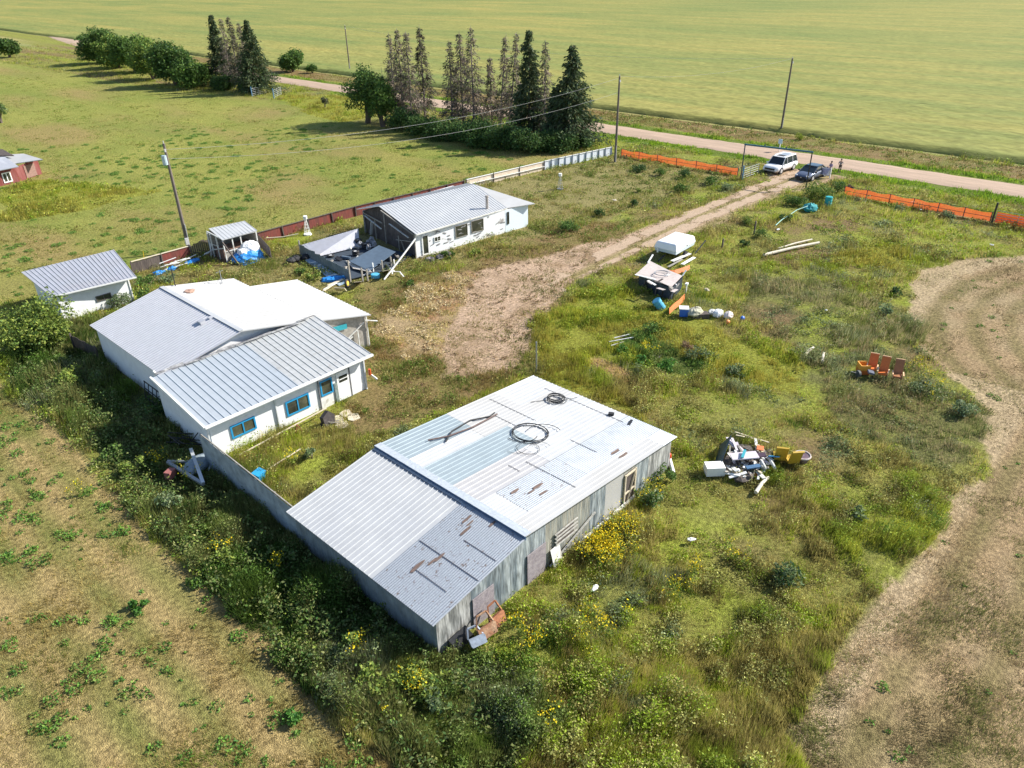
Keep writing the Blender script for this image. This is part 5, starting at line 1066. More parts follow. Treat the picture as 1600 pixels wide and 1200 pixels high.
    for s in (-1,1):
        b=MB(); b.para((L/2-.26,s*hw_*.56-.0,.70 if suv else .60),(.17,0,0),(0,s*hw_*.28,0),(0,0,.11)); part('headlight',b,mat('headlamp',(.75,.78,.8),.15),t,local=True)
        b=MB(); b.box((xb1-.25,s*(hw_+.10),belt+.05),(.12,.2,.15)); part('mirror',b,paint if suv else black,t,local=True)
        b=MB(); b.para((-L/2-.0,s*hw_*.6,.85),(.06,0,0),(0,s*.22,0),(0,0,.14)); part('tail_light',b,mat('tail_lamp',(.4,.02,.02),.3),t,local=True)
    b=MB(); b.para((L/2-.10,-hw_*.62,.56 if suv else .34),(.11,0,0),(0,hw_*1.24,0),(0,0,.20 if suv else .22)); part('grille',b,black,t,local=True)
    b=MB(); b.para((L/2-.08,-hw_*.7,.34 if suv else .24),(.10,0,0),(0,hw_*1.4,0),(0,0,.08)); part('lower_intake',b,black,t,local=True)
    if suv:
        for s in (-1,1): b=MB(); b.beam((xt0+.2,s*wt_*.92,rf+.12),(xt1-.25,s*wt_*.92,rf+.12),.05,.05); part('roof_rail',b,alum,t,local=True)
        b=MB(); b.box((xt1-.55,0,rf+.065),(.65,1.0,.02)); part('sunroof',b,black,t,local=True)
        b=MB(); b.box((xt0+1.2,0,rf+.065),(1.4,1.0,.02)); part('sunroof',b,mat('grey_glass_roof',(.25,.27,.3),.2),t,local=True)
    else:
        b=MB(); b.tube((L/2+.012,0,.47),(L/2+.02,0,.47),.06,.06,10); part('badge',b,alum,t,local=True)
    return t
glasscar=mat('car_glass',(.02,.03,.04),.05,0,var=.05); wpaint=mat('white_car_paint',(.82,.82,.82),.22,var=.01); bpaint=mat('slate_blue_paint',(.15,.175,.24),.22,.4,var=.01); broof=mat('dark_glass_roof',(.02,.04,.06),.06)
a=G(1197,271); c=G(1224,274)
gs=V(90.7,38.95,0); car('white_suv','white sport utility vehicle with dark sunroof parked in the gateway',gs,PI+R(-4),5.1,2.1,1.86,wpaint,'suv',wpaint)
gs=V(89.9,34.6,0); car('dark_sedan','dark slate blue saloon car with glass roof parked nearest the bush',gs,PI+R(-5),4.9,1.98,1.50,bpaint,'sedan',broof)
# ================================================================ people
skin=mat('skin',(.45,.27,.19),.6,var=.05); hairm=mat('dark_hair',(.03,.02,.02),.6)
def person(g,rz,label,top,trous,h=1.7,legs_split=.0,armb=.25,purse=None):
    t=thing('person',label,'person',tuple(g),'people by the cars',rz); s=h/1.75
    hp=.10; f=legs_split
    P=[(0,0,.95),(0,0,1.15),(0,0,1.38),(0,0,1.48),(.01,0,1.60),(.0,0,1.72), (0,.20,1.40),(.03,.27,1.12),(armb,.20,.98),(armb+.07,.19,.97), (0,-.20,1.40),(.03,-.27,1.12),(armb*.8,-.16,1.0),(armb*.8+.07,-.14,1.0),
       (0,hp,.88),(.03+f*.5,hp,.48),(f,hp,.09),(f+.15,hp+.02,.05),(0,-hp,.88),(.03-f*.2,-hp,.48),(-f*.6,-hp,.09),(-f*.6+.15,-hp-.02,.05)]
    E=[(0,1),(1,2),(2,3),(3,4),(4,5),(2,6),(6,7),(7,8),(8,9),(2,10),(10,11),(11,12),(12,13),(0,14),(14,15),(15,16),(16,17),(0,18),(18,19),(19,20),(20,21)]
    Rr=[.13,.12,.14,.055,.095,.07,.055,.042,.03,.035,.055,.042,.03,.035,.09,.06,.04,.04,.09,.06,.04,.04]
    # create skin layer through modifier creation
    def sk(name,idx,ed,sc_,m_):
        pts=[P[i] for i in idx]; mp={i:k for k,i in enumerate(idx)}; me=bpy.data.meshes.new(name)
        me.from_pydata([tuple(V(*p)*s) for p in pts],[(mp[a],mp[b]) for a,b in ed],[]); me.materials.append(m_)
        o=bpy.data.objects.new(name,me); C.objects.link(o); o.parent=t; o.modifiers.new('skin','SKIN')
        if not me.skin_vertices: 
            import bmesh
            bm=bmesh.new(); bm.from_mesh(me); bm.verts.layers.skin.verify(); bm.to_mesh(me); bm.free()
        for k,i in enumerate(idx): me.skin_vertices[0].data[k].radius=(Rr[i]*s*sc_,Rr[i]*s*sc_*.9)
        me.skin_vertices[0].data[0].use_root=True
        ss=o.modifiers.new('sub','SUBSURF'); ss.levels=1; ss.render_levels=1; return o
    sk('body',list(range(22)),E,1.0,skin)
    sk('top',[0,1,2,6,7,10,11],[(0,1),(1,2),(2,6),(6,7),(2,10),(10,11)],1.22,top)
    sk('trousers',[0,14,15,16,18,19,20],[(0,14),(14,15),(15,16),(0,18),(18,19),(19,20)],1.20,trous)
    b=MB(); b.ell(V(-.02,0,1.66)*s,(.105*s,.10*s,.12*s),12,8); part('hair',b,hairm,t,smooth=True,local=True)
    b=MB(); b.ell(V(.105,0,1.61)*s,(.018*s,.014*s,.02*s),6,4); 
    part('nose',b,skin,t,smooth=True,local=True)
    for q in (-1,1): b=MB(); b.ell(V(.09,.035*q,1.64)*s,(.012*s,.012*s,.009*s),6,4); part('eye',b,black,t,local=True); b=MB(); b.ell(V(.16 + (f if q>0 else -f*.6)*1,q*.11,.04)*s*1,(.13*s,.05*s,.045*s),8,5); part('shoe',b,black,t,local=True)
    for q in (-1,1):
        b=MB(); hx=(armb+.08 if q>0 else armb*.8+.08); hy=(.19 if q>0 else -.14)
        for k in range(4): b.path([V(hx,hy-.03+.02*k,.97)*s,V(hx+.05,hy-.03+.02*k,.95)*s,V(hx+.075-.006*abs(k-1),hy-.03+.02*k,.925)*s],.008*s,5)
        b.path([V(hx-.02,hy-.045*q,.975)*s,V(hx+.02,hy-.06*q,.95)*s],.009*s,5); part('fingers',b,skin,t,local=True)
    return t
g=G(1311,270); person(V(g.x,g.y,0),R(200),'person in a pale pink top, grey vest and black trousers standing alone on the road',mat('pale_pink_cloth',(.55,.42,.42),.8,var=.2,scale=8,col2=(.15,.17,.18),amt=.8),mat('black_cloth',(.02,.02,.025),.85),1.68)
g=V(92.2,33.3,0); person(g,R(150),'person in a mottled purple top and pale trousers standing behind the dark saloon',mat('purple_pattern_cloth',(.22,.14,.28),.8,var=.4,scale=14,col2=(.55,.50,.60),amt=.8),mat('pale_trouser_cloth',(.55,.50,.42),.8),1.75)
t=thing('yard_sign','lavender and white board on a white post beside the rear wheel of the saloon','sign',tuple(G(1296,279))); g=G(1296,279)
m=MB(); m.beam(g,g+V(0,0,1.25),.10,.10); part('post',m,whitep,t); m=MB(); m.para((g.x-.1,g.y+.1,.35),(-.25,1.2,0),(.03,0,0),(0,0,.85)); part('panel',m,mat('lavender_board',(.42,.42,.62),.6,var=.3,scale=2,col2=(.78,.78,.82),thr=.52,amt=.9),t)
# ================================================================ things on the shed roof
def roofz(x): return (zn(x) if x>16.9 else zs(x))+.045
def on_roof(px,py):
    z=2.4
    for _ in range(6): g=G(px,py,z); z=roofz(g.x)
    return g
def coil(px,py,R0,n,label,r=.017,tail=True,spread=.12):
    g=on_roof(px,py); sl=-(.95/11.6); nr=V(-sl,0,1).normalized(); t=thing('hose_coil',label,'hose coil',tuple(g))
    m=MB()
    for k in range(n): m.ring(g+V(rng.normal(0,spread*.5),rng.normal(0,spread),.02+.02*k),R0*rng.uniform(.88,1.08),r,nr,32,6)
    part('loops',m,black,t)
    if tail:
        m=MB()
        for (a0,a1,rr,dx,dy) in ((-1.2,1.3,R0*.95,.45,-.5),(2.2,4.4,R0*.9,-.35,.35)): m.ring(g+V(dx,dy,.03),rr,r,nr,18,6,a0,a1)
        part('loose_end',m,black,t)
    return g,t
coil(830,677,.92,4,'large black hose coil lying on the patchwork shed roof')
g,t=coil(869,624,.46,9,'small tangled black hose coil near the roof corner',.014,False,.05)
m=MB(); m.path([g+V(.2,-.4,.03),g+V(.9,-.75,.02)],.015); m.path([g+V(-.4,.3,.03),g+V(-1.25,.75,.09)],.015); part('loose_end',m,black,t)
g,t=coil(822,700,.55,2,'thin dark wire tangle below the large coil on the shed roof',.008,True,.3)
for pts,lab,mt_ in ((((669,689),(700,683),(740,668),(777,648)),'bent brown black pipe lying lower on the shed roof',mat('brown_pipe',(.12,.075,.065),.7)),(((697,691),(706,675),(735,658),(765,652),(773,646)),'thin curved dark pipe crossing the brown one on the shed roof',black)):
    m=MB(); m.path([on_roof(*p)+V(0,0,.05) for p in pts],.04 if 'brown' in lab else .028,7); solo('pipe',m,mt_,lab,'pipe')
m=MB(); q=on_roof(955,648); m.box((q.x,q.y,q.z+.06),(.22,.3,.1),.5); solo('rag',m,black,'small black scrap on the white roof near the right corner','scrap')
m=MB(); q=on_roof(985,660); m.box((q.x,q.y,q.z+.02),(.5,.15,.02),.3); solo('rag',m,dkmetal,'flat dark strip close to the shed roof edge','scrap')
# ---- rusty car doors against the wall
def at_wall(px,py,off): g=GY(px,py,15.5-off); return g
for px,py,mm,lab,wd,hg,rt in ((775,960,rust,'rusty brown car door leaning on the shed wall, far one',.8,.6,.15),(757,968,mat('orange_rust',(.22,.10,.05),.85,.1,var=.4,scale=6,col2=(.40,.28,.18),amt=.6),'lighter orange brown rusty door in front of the far one',.85,.6,.0),(741,985,mat('blue_grey_door_paint',(.22,.26,.32),.6,.2,var=.25,scale=3),'blue grey car door low against the shed wall',.65,.4,-.1)):
    g=GY(px,py,14.75); t=thing('car_door',lab,'car door',(g.x,g.y,0)); z0=.15; 
    U=V(wd,-.1+rt,0); W=V(.1,.42,hg); O=V(g.x-wd/2,g.y-.15,z0+.1)
    b=MB(); n_=U.cross(W).normalized(); b.prism([O+W*0+U*.05,O+U*.95,O+U*1.0+W*.5,O+U*.93+W*.62,O+W*.62,O+U*.0+W*.12],n_*.14); part('panel',b,mm,t)
    b=MB()
    for p,q_ in ((O+W*.62,O+W*1.25+U*.2),(O+W*1.25+U*.2,O+W*1.25+U*.75),(O+W*1.25+U*.75,O+U*.93+W*.62)): b.beam(p+n_*.06,q_+n_*.06,.06)
    part('window_frame',b,mm,t); b=MB(); b.box(O+U*.3+W*.45-n_*.03,(.16,.04,.05)); part('handle',b,dkmetal,t)
m=MB(); g=GY(722,1000,15.1); m.para((g.x-.3,g.y-.1,.05),(.9,0,.1),(0,.03,0),(-.2,.3,.55)); solo('sheet_metal',m,dkmetal,'dark metal sheet leaning at the left of the car doors','sheet')
# ---- boat/trailer frame
t=thing('trailer_frame','grey metal A frame with a dented tank lying in the shade by the low wall','trailer frame',tuple(G(300,735)))
m=MB(); q0,q1,q2=G(262,722,.5),G(318,757,.6),G(298,701,.8); m.beam(q0,q1,.16,.12); m.beam(q0+V(0,0,.06),G(305,722,.5),.12,.1); part('frame',m,pipeg,t)
m=MB(); m.beam(q2,q1+V(0,0,.1),.17,.07); part('white_beam',m,alum,t,'pale drilled beam leaning over the frame')
m=MB(); g=G(308,727,.3); m.ell((g.x,g.y,.35),(1.0,.6,.32),16,8,rz=.4,jit=.03); part('tank',m,mat('grey_hull',(.30,.36,.40),.5,.3,var=.1),t)
m=MB(); g=G(266,740,.4); m.box((g.x,g.y,.4),(.5,.35,.4),.5); part('red_box',m,mat('faded_red_paint',(.28,.10,.09),.7,var=.3),t)
for k,(px,py,l) in enumerate(((225,612,'black iron gate panel leaning on the tall white wall'),(248,640,'second black iron rack lower along the white wall'))):
    g=G(px,py,1.0); t=thing('iron_rack',l,'rack',(13.2,g.y,0)); m=MB()
    for i in range(5): m.beam((13.05,g.y-1.4+i*.55,.05),(13.3,g.y-1.4+i*.55,1.25),.04)
    part('uprights',m,dkmetal,t); m=MB()
    for z in (.2,.8,1.25): m.beam((13.1+z*.15,g.y-1.4,z),(13.1+z*.15,g.y+.85,z),.05)
    part('rails',m,dkmetal,t)
t=thing('pipe_bundle','tangle of black bent pipes by the low wall corner','pipes',tuple(G(285,690))); g=G(285,690,.5)
for k in range(5):
    m=MB(); m.path([g+V(rng.uniform(-.8,.8),rng.uniform(-.8,.8),rng.uniform(-.4,.6)) for _ in range(4)],.03,6); part('pipe',m,black,t)
# ---- annex yard bits
for i,(px,py) in enumerate(((527,655),(541,646),(535,664),(553,652))):
    g=G(px,py,.03); m=MB(); m.prism([(g.x+.42*math.cos(a)*rng.uniform(.9,1.15),g.y+.36*math.sin(a)*rng.uniform(.9,1.15),.0) for a in (.5,1.2,2.3,3.2,3.9,5.2)],(0,0,.06))
    solo('paving_slab',m,mat('pale_slab',(.62,.55,.42),.9,var=.1,scale=4),('paving slab beside the wheelbarrow','paving slab against the white door','paving slab nearest the camera below the door','outermost paving slab right of the door')[i],'paving slab','slabs at the workshop door')
t=thing('wheelbarrow','dark upturned wheelbarrow below the blue window by the door','wheelbarrow',tuple(G(510,660))); g=G(510,658,.3)
m=MB(); m.prism([g+V(-.3,.0,-.25),g+V(.35,.05,-.25),g+V(.45,.1,.25),g+V(.1,.15,.62),g+V(-.35,.1,.35)],(.05,-.28,.05)); part('tray',m,mat('dark_tray',(.07,.06,.06),.7,var=.3),t); m=MB(); m.beam(g+V(-.2,-.15,.1),g+V(.6,-.5,-.2),.04); m.beam(g+V(-.1,.1,.1),g+V(.7,-.2,-.2),.04); part('handles',m,grwood,t); m=MB(); m.tube(g+V(-.35,-.1,-.1),g+V(-.35,-.02,-.1),.16,.16,12); part('wheel',m,black,t)
m=MB(); a_,b_=G(375,717)+V(0,0,.25),G(512,650)+V(0,0,.55); m.beam(a_,b_,.07,.05); solo('pole',m,palewood,'long pale pole propped in the weeds before the blue windows','pole')
m=MB(); a_,b_=G(395,752)+V(0,0,.15),G(470,705)+V(0,0,.15); m.beam(a_,b_,.05,.05); solo('pole',m,palewood,'shorter pole lying in the weeds nearer the steel fence','pole')
t=thing('blue_tub','crumpled blue tub behind the steel fence','tub',tuple(G(405,745))); g=G(405,742,.4); m=MB(); m.box((g.x,g.y,.35),(.5,.4,.4),.3,.2); part('body',m,bluef,t); m=MB(); m.box((g.x,g.y,.57),(.58,.46,.05),.3,.2); part('rim',m,MATS['blue_window_paint'],t)
t=thing('fire_extinguisher','small red and white can hanging at the workshop corner','can',(23.2,33.9,1.0)); m=MB(); m.tube((23.2,33.85,.95),(23.2,33.85,1.35),.09,n=10); part('body',m,mat('red_orange_paint',(.6,.10,.03),.5),t); m=MB(); m.beam((23.25,33.8,.95),(23.5,33.6,.6),.09); part('rag',m,whitep,t)
m=MB(); g=G(501,672); m.beam(g,g+V(.5,.3,.25),.2,.03); solo('board',m,rust,'small brown board by the wheelbarrow','board')
t=thing('rusty_trestle','little rusty triangle stand before the middle blue window','stand',tuple(G(466,675))); g=G(466,675); m=MB(); m.beam(g+V(-.2,0,0),g+V(0,0,.5),.05); m.beam(g+V(.25,0,0),g+V(0,0,.5),.05); part('legs',m,rust,t); m=MB(); m.beam(g+V(-.12,0,.2),g+V(.14,0,.2),.04); part('brace',m,rust,t)
m=MB(); g=G(1052,740,.1); m.tube(g,g+V(.9,.8,.08),.12,.10,10); solo('log',m,oldwhite,'short white log at the right end of the shed wall','log')
t=thing('red_plastic_toy','small red object at the far end of the shed wall','toy',tuple(G(1044,718))); g=G(1044,716,.3); m=MB(); m.ell((g.x,g.y,.45),(.17,.17,.22),10,7); part('body',m,mat('bright_red_plastic',(.65,.05,.02),.4),t); m=MB(); m.box((g.x,g.y,.12),(.2,.2,.25)); part('stand',m,dkmetal,t)
# ================================================================ logs in the grass
for a_,b_,r_,l in (((1193,402),(1279,383),.14,'long white log, the thicker and nearer of the pair'),((1215,392),(1268,378),.09,'thinner white log behind the long one'),((1257,559),(1270,548),.10,'short white log piece next to the grey branch'),((1284,570),(1286,556),.11,'short white log standing off by itself near the orange chairs'),((1180,775),(1199,752),.10,'pale log lying below the junk pile')):
    m=MB(); A1,B1=G(*a_)+V(0,0,.22),G(*b_)+V(0,0,.25); md=A1.lerp(B1,.5)+V(.05,.05,.03); m.path([A1,md,B1],[r_,r_*.9,r_*.75],10); solo('log',m,mat('bleached_log',(.70,.64,.52),.85,var=.15,scale=2,col2=(.45,.38,.28),amt=.4,stretch=(3,3,3)),l,'log','bleached logs in the grass')
m=MB(); m.path([G(1235,550)+V(0,0,.2),G(1250,558)+V(0,0,.2),G(1275,566)+V(0,0,.15)],.04); solo('branch',m,grwood,'thin grey branch beside the short white log','branch')
for px,py,s_,l,c_ in ((1216,358,.22,'white rag in the weeds near the teal rope',whitetarp),(1104,452,.35,'flat pale slab in the weeds right of the dark box',palewood),(1291,484,.14,'small pale blue scrap in the dark weeds',alum),(1080,842,.2,'grey white rock half hidden in the weeds',oldwhite),(930,918,.2,'white crumpled bag in the flowers by the shed',whitetarp),(960,312,.3,'cream scrap beside the little bush by the drive',palewood),(1426,315,.28,'pale stone on the right orange fence rail',palewood),(1439,327,.12,'white tag on the right orange fence',whitep),(1550,382,.2,'pale stone by the tan ring near the gate',oldwhite)):
    g=G(px,py,.3); m=MB(); m.ell((g.x,g.y,.28),(s_,s_*.6,s_*.25),9,6,rz=px,jit=.35); solo('scrap',m,c_,l,'scrap')
# ================================================================ truck cap on trailer frame
t=thing('cap_trailer','white truck canopy resting on a low trailer frame beside the drive','trailer',(55.3,33.2,0),None,0)
c0,c1=G(1034,396,.9),G(1056,403,.9)
ang=R(3); U=V(math.cos(ang),math.sin(ang),0)*3.3; W=V(-math.sin(ang),math.cos(ang),0)*2.05; O=V(54.4,31.35,0)
def rr(f0,f1,g0,g1,z): return [O+U*f0+W*g0+V(0,0,z),O+U*f1+W*g0+V(0,0,z),O+U*f1+W*g1+V(0,0,z),O+U*f0+W*g1+V(0,0,z)]
b=MB(); loft(b,[rr(0,1,0,1,.75),rr(-.02,1.02,-.02,1.02,1.05)]); part('lower_body',b,mat('pale_blue_tub',(.62,.70,.76),.5,var=.04),t)
b=MB(); loft(b,[rr(-.03,1.03,-.03,1.03,1.05),rr(-.03,1.03,-.03,1.03,1.10),rr(-.0,1.0,.02,.98,1.5),rr(.03,.97,.07,.93,1.62),rr(.10,.9,.16,.84,1.66)]); part('canopy',b,mat('gloss_white_shell',(.86,.87,.88),.3,var=.02),t)
b=MB(); b.beam(O+U*.08+W*.1+V(0,0,.62),O+U*.92+W*.1+V(0,0,.62),.1); b.beam(O+U*.08+W*.9+V(0,0,.62),O+U*.92+W*.9+V(0,0,.62),.1); b.beam(O+U*.0+W*.5+V(0,0,.55),O-U*.35+W*.5+V(0,0,.3),.1); part('chassis',b,dkmetal,t)
for f in (-.02,1.02): b=MB(); c_=O+U*.5+W*f+V(0,0,.33); b.tube(c_-W.normalized()*.1,c_+W.normalized()*.1,.33,.33,16); part('wheel',b,black,t)
b=MB(); c_=O+U*.55-W*.03+V(0,0,1.15); b.tube(c_,c_-W.normalized()*.03,.07,.07,10); part('lock',b,dkmetal,t)
b=MB(); c_=O-U*.03+W*.85+V(0,0,.9); b.box(c_,(.12,.12,.5)); part('jack',b,whitep,t)
for a_,b_,w_,mt_,l in (((1050,408),(1078,396),.35,oldwhite,'white board lying nearest the canopy trailer'),((1066,413),(1085,402),.30,whitep,'brighter white board beyond the first, right of the trailer'),((1044,417),(1066,405),.2,grwood,'grey plank below the white boards by the trailer'),((1086,396),(1102,382),.10,dkmetal,'dark bar propped up right of the trailer')):
    m=MB(); z_=.35 if l[:4]!='dark' else .4; m.beam(G(*a_,z_),G(*b_,z_)+V(0,0,.0 if z_<.4 else .4),w_,.04); solo('board',m,mt_,l,'board')
# ================================================================ dark box pile with boards (wood bin)
t=thing('scrap_bin','dark open bin covered by pale boards and coiled wire in the lime grass','bin',(48.8,29.8,0))
q=[G(998,448),G(1047,470),G(1064,452),G(1017,432)]; zt=1.05
b=MB(); z=V(0,0,1)
def qd(k,zz): p=q[k]; return V(p.x,p.y,zz)
for k in range(4): a_,b_=qd(k,0),qd((k+1)%4,0); n_=V((b_-a_).y,-(b_-a_).x,0).normalized()*.05; b.prism([a_,b_,b_+V(0,0,zt*(.95 if k else 1)),a_+V(0,0,zt)],n_)
part('sides',b,mat('navy_black_panel',(.03,.04,.06),.5,.2,var=.3,scale=2,col2=(.08,.10,.14),amt=.6),t)
b=MB(); b.prism([qd(0,zt+.03)+V(-.3,.2,0),qd(1,zt+.03).lerp(qd(0,zt),.3),qd(2,zt+.05).lerp(qd(3,zt),.3),qd(3,zt+.15)+V(.2,.3,0)],(0,0,.04)); b.prism([qd(0,zt+.10).lerp(qd(1,zt),.35),qd(1,zt+.08),qd(2,zt+.08),qd(3,zt+.12).lerp(qd(2,zt),.35)],(0,0,.03)); part('lid_boards',b,mat('pinkish_board',(.52,.45,.42),.85,var=.1,scale=2,col2=(.40,.36,.33),amt=.5),t)
b=MB(); b.beam(qd(0,zt+.12)+V(-.5,.1,0),qd(1,zt+.12).lerp(qd(0,0),.5)+V(0,0,zt*.5+.08),.14,.04); b.beam(qd(3,zt+.2)+V(-.3,.2,0),qd(3,zt+.25)+V(1.0,.6,.2),.12,.04); b.beam(qd(2,zt+.1),qd(2,zt+.25)+V(.5,.0,.2),.1,.03); part('edge_boards',b,whitep,t)
c_=qd(0,zt+.2).lerp(qd(2,zt+.2),.5); b=MB()
for k in range(5): b.ring(c_+V(rng.normal(0,.08),rng.normal(0,.08),.02*k),rng.uniform(.5,.62),.012,(0,0,1),26,5)
part('wire_coil',b,pipeg,t); b=MB(); p_=G(1071,463,0); b.beam(p_,p_+V(0,0,1.0),.08); b.box((p_.x,p_.y,1.05),(.35,.2,.12),.3); part('white_capped_post',b,whitep,t)
def orange_net(pts,hh,label,base=.25):
    m=MB(); vs=[];fs=[]
    for i,p in enumerate(pts): g=G(*p,base); vs+=[g,g+V(.25,.2,hh),g+V(.27,.22,hh),g+V(.02,.02,0)]
    for i in range(len(pts)-1): o=i*4; fs+=[(o,o+4,o+5,o+1),(o+1,o+5,o+6,o+2),(o+2,o+6,o+7,o+3),(o+3,o+7,o+4,o)]
    m.add(vs,fs); return solo('orange_netting',m,mat('orange_net_cloth',(.62,.17,.04),.7,var=.3,scale=5),label,'netting')
orange_net([(1027,427),(1040,430),(1055,429),(1068,425),(1078,421)],.28,'strip of orange netting trailing from the bin to the trailer')
orange_net([(1046,491),(1053,484),(1062,477),(1070,468)],.35,'red orange netting beside the blue drum lid')
def drum(px,py,r_,h_,mt_,label,tilt=(0,0),name='barrel',z=0):
    g=G(px,py,z); t=thing(name,label,name.replace('_',' '),tuple(g)); ax=V(tilt[0],tilt[1],1).normalized(); m=MB(); m.tube(g,g+ax*h_,r_,r_,16); part('body',m,mt_,t)
    m=MB()
    for f in (.02,.35,.68,.97): m.ring(g+ax*h_*f,r_*1.0,.02,ax,16,5)
    part('hoops',m,mt_,t); m=MB(); m.tube(g+ax*(h_+.003),g+ax*(h_+.02),r_*.82,r_*.82,16); part('lid',m,mt_,t); return t
lb=mat('light_blue_plastic',(.10,.42,.62),.4,var=.08); bl=mat('mid_blue_plastic',(.04,.16,.60),.4,var=.08)
drum(1034,482,.33,.85,lb,'light blue barrel leaning against the dark bin',(-.5,.5))
for k in range(9):
    a_=G(rng.uniform(1005,1062),rng.uniform(438,470),1.05+.05*k); m=MB(); q_=rng.uniform(-.3,1.4); m.beam(a_,a_+V(rng.uniform(.5,1.1)*math.cos(q_),rng.uniform(.5,1.1)*math.sin(q_),rng.uniform(-.25,.2)),rng.uniform(.06,.3),.03); part('scrap_board',m,(MATS['pinkish_board'],dkwood,grwood,oldwhite)[k%4],bpy.data.objects['scrap_bin'])
for k in range(5):
    a_=G(1003+k*10,452+k*5,.0); m=MB(); m.beam(a_,a_+V(rng.uniform(-.5,.5),rng.uniform(-.5,.3),.9),.1,.05); part('leaning_slat',m,(dkwood,dkmetal)[k%2],bpy.data.objects['scrap_bin'])
t=thing('blue_bin','square blue plastic bin right of the red orange netting','bin',tuple(G(1068,492))); g=G(1068,490,.2); m=MB(); m.box((g.x,g.y,.35),(.55,.6,.6),.6); part('body',m,bl,t); m=MB(); m.box((g.x,g.y,.67),(.64,.7,.06),.6); part('rim',m,whitep,t)
t=thing('grey_crate_heap','heap of grey cloth on a dark crate right of the blue bin','junk',tuple(G(1088,495))); g=G(1088,492,.2); m=MB(); m.box((g.x+.1,g.y-.2,.2),(1.3,.6,.35),-.7); part('crate',m,dkwood,t); m=MB(); m.ell((g.x,g.y+.1,.4),(.65,.5,.35),14,8,jit=.12,zmin=.05); part('cloth',m,mat('greenish_cloth',(.42,.40,.30),.9,var=.15),t)
for i,(px,py,sx,l) in enumerate(((1122,492,.5,'white sack in the row right of the crate heap'),(1138,495,.45,'pinkish white sack at the end of the row'),(1112,490,.35,'small grey white sack between crate and sacks'))):
    g=G(px,py,.15); m=MB(); m.ell((g.x,g.y,.28),(sx,sx*.7,sx*.6),12,8,jit=.14,zmin=.02); solo('sack',m,(whitetarp,mat('pinkish_sack',(.66,.58,.54),.9,var=.1),oldwhite)[i],l,'sack','sacks in the lime grass')
for px,py,mt_,l in ((1160,498,bl,'small blue ball lying right of the last sack'),(1137,504,mat('orange_plastic',(.75,.28,.08),.5),'tiny orange ball below the sacks')):
    g=G(px,py,.15); m=MB(); m.ell((g.x,g.y,.2),(.2,.16,.16),12,8); solo('ball',m,mt_,l,'ball')
drum(1293,322,.36,1.0,mat('teal_plastic',(.02,.36,.38),.4,var=.1),'teal barrel at the big bush by the gate')
t=thing('teal_tarp','teal tarp slumped in the weeds left of the teal barrel','tarp',tuple(G(1266,328))); g=G(1266,326,.2); m=MB(); m.ell((g.x,g.y,.25),(.9,.7,.5),14,7,jit=.15,zmin=.02); part('cloth',m,mat('teal_cloth',(.02,.26,.28),.8,var=.2),t); m=MB(); m.path([G(1262,322,.7),G(1245,328,.6),G(1232,337,.4),G(1222,343,.35),G(1212,352,.25)],.035,6); part('rope',m,mat('pale_teal_rope',(.35,.62,.55),.8),t)
for k,(a_,b_) in enumerate((((952,534),(990,527)),((955,540),(975,534)),((960,528),(985,522)))):
    m=MB(); m.beam(G(*a_,.2),G(*b_,.25),.07,.05); solo('stake',m,oldwhite,('grey stake lying nearest the middle of the garden edge','short grey stake in front at the garden edge','grey stake farthest back at the garden edge')[k],'stake','stakes by the garden')
m=MB(); g=G(1005,548); m.prism([G(1000,545,.04),G(1012,538,.04),G(1038,553,.04),G(1026,562,.04)],(0,0,.02)); solo('garden_soil',m,mat('bare_soil',(.16,.13,.12),.95,var=.2,bump=.5),'strip of bare dark soil in the garden bed','soil')
# ================================================================ junk pile
t=thing('junk_pile','pile of white boards, sheet metal and furniture parts in the weeds','junk',tuple(G(1160,725)))
cen=G(1165,722)
def jb(px,py,L,w,rz,m_,z,name,tiltx=0.0,tilty=0.0,lab=None):
    g=G(px,py,z); b=MB(); b.box((g.x,g.y,z),(L,w,.05),rz,tiltx,tilty); return part(name,b,m_,t,lab)
b=MB(); b.prism([G(1112,738,.05),G(1127,722,.6),G(1142,680,1.1),G(1124,696,.15)],(.04,-.03,.03)); part('sheet_metal',b,mat('blue_black_sheet',(.06,.10,.13),.4,.5,var=.15),t)
b=MB(); a=G(1121,748,.12); b.box((a.x+.35,a.y+.4,.35),(.95,.62,.5),-.78); part('cabinet_door',b,whitep,t)
jm=[whitep,oldwhite,grwood,mat('lilac_board',(.62,.56,.60),.7,var=.05),whitep,palewood]
for k in range(50):
    u=rng.uniform(0,1); v=rng.uniform(0,1); px=1138+62*u; py=690+52*v+6*u
    jb(px,py,rng.uniform(.35,1.15),rng.uniform(.07,.22),rng.uniform(.55,1.15) if k%4 else rng.uniform(0,3),jm[k%6],.22+.38*(1-abs(u-.4))*(1-v*.6)*rng.uniform(.5,1),'board',rng.uniform(-.2,.2),rng.uniform(-.35,.35))
b=MB()
for k in range(7): p=cen+V(rng.uniform(-1.3,1.3),rng.uniform(-.9,.9),0); b.ell((p.x,p.y,.1),(.8,.6,.30),9,5,jit=.25,zmin=0)
part('dark_rubbish',b,mat('dark_rubbish_mix',(.07,.06,.055),.9,var=.5,scale=6,col2=(.25,.2,.16),amt=.5),t)
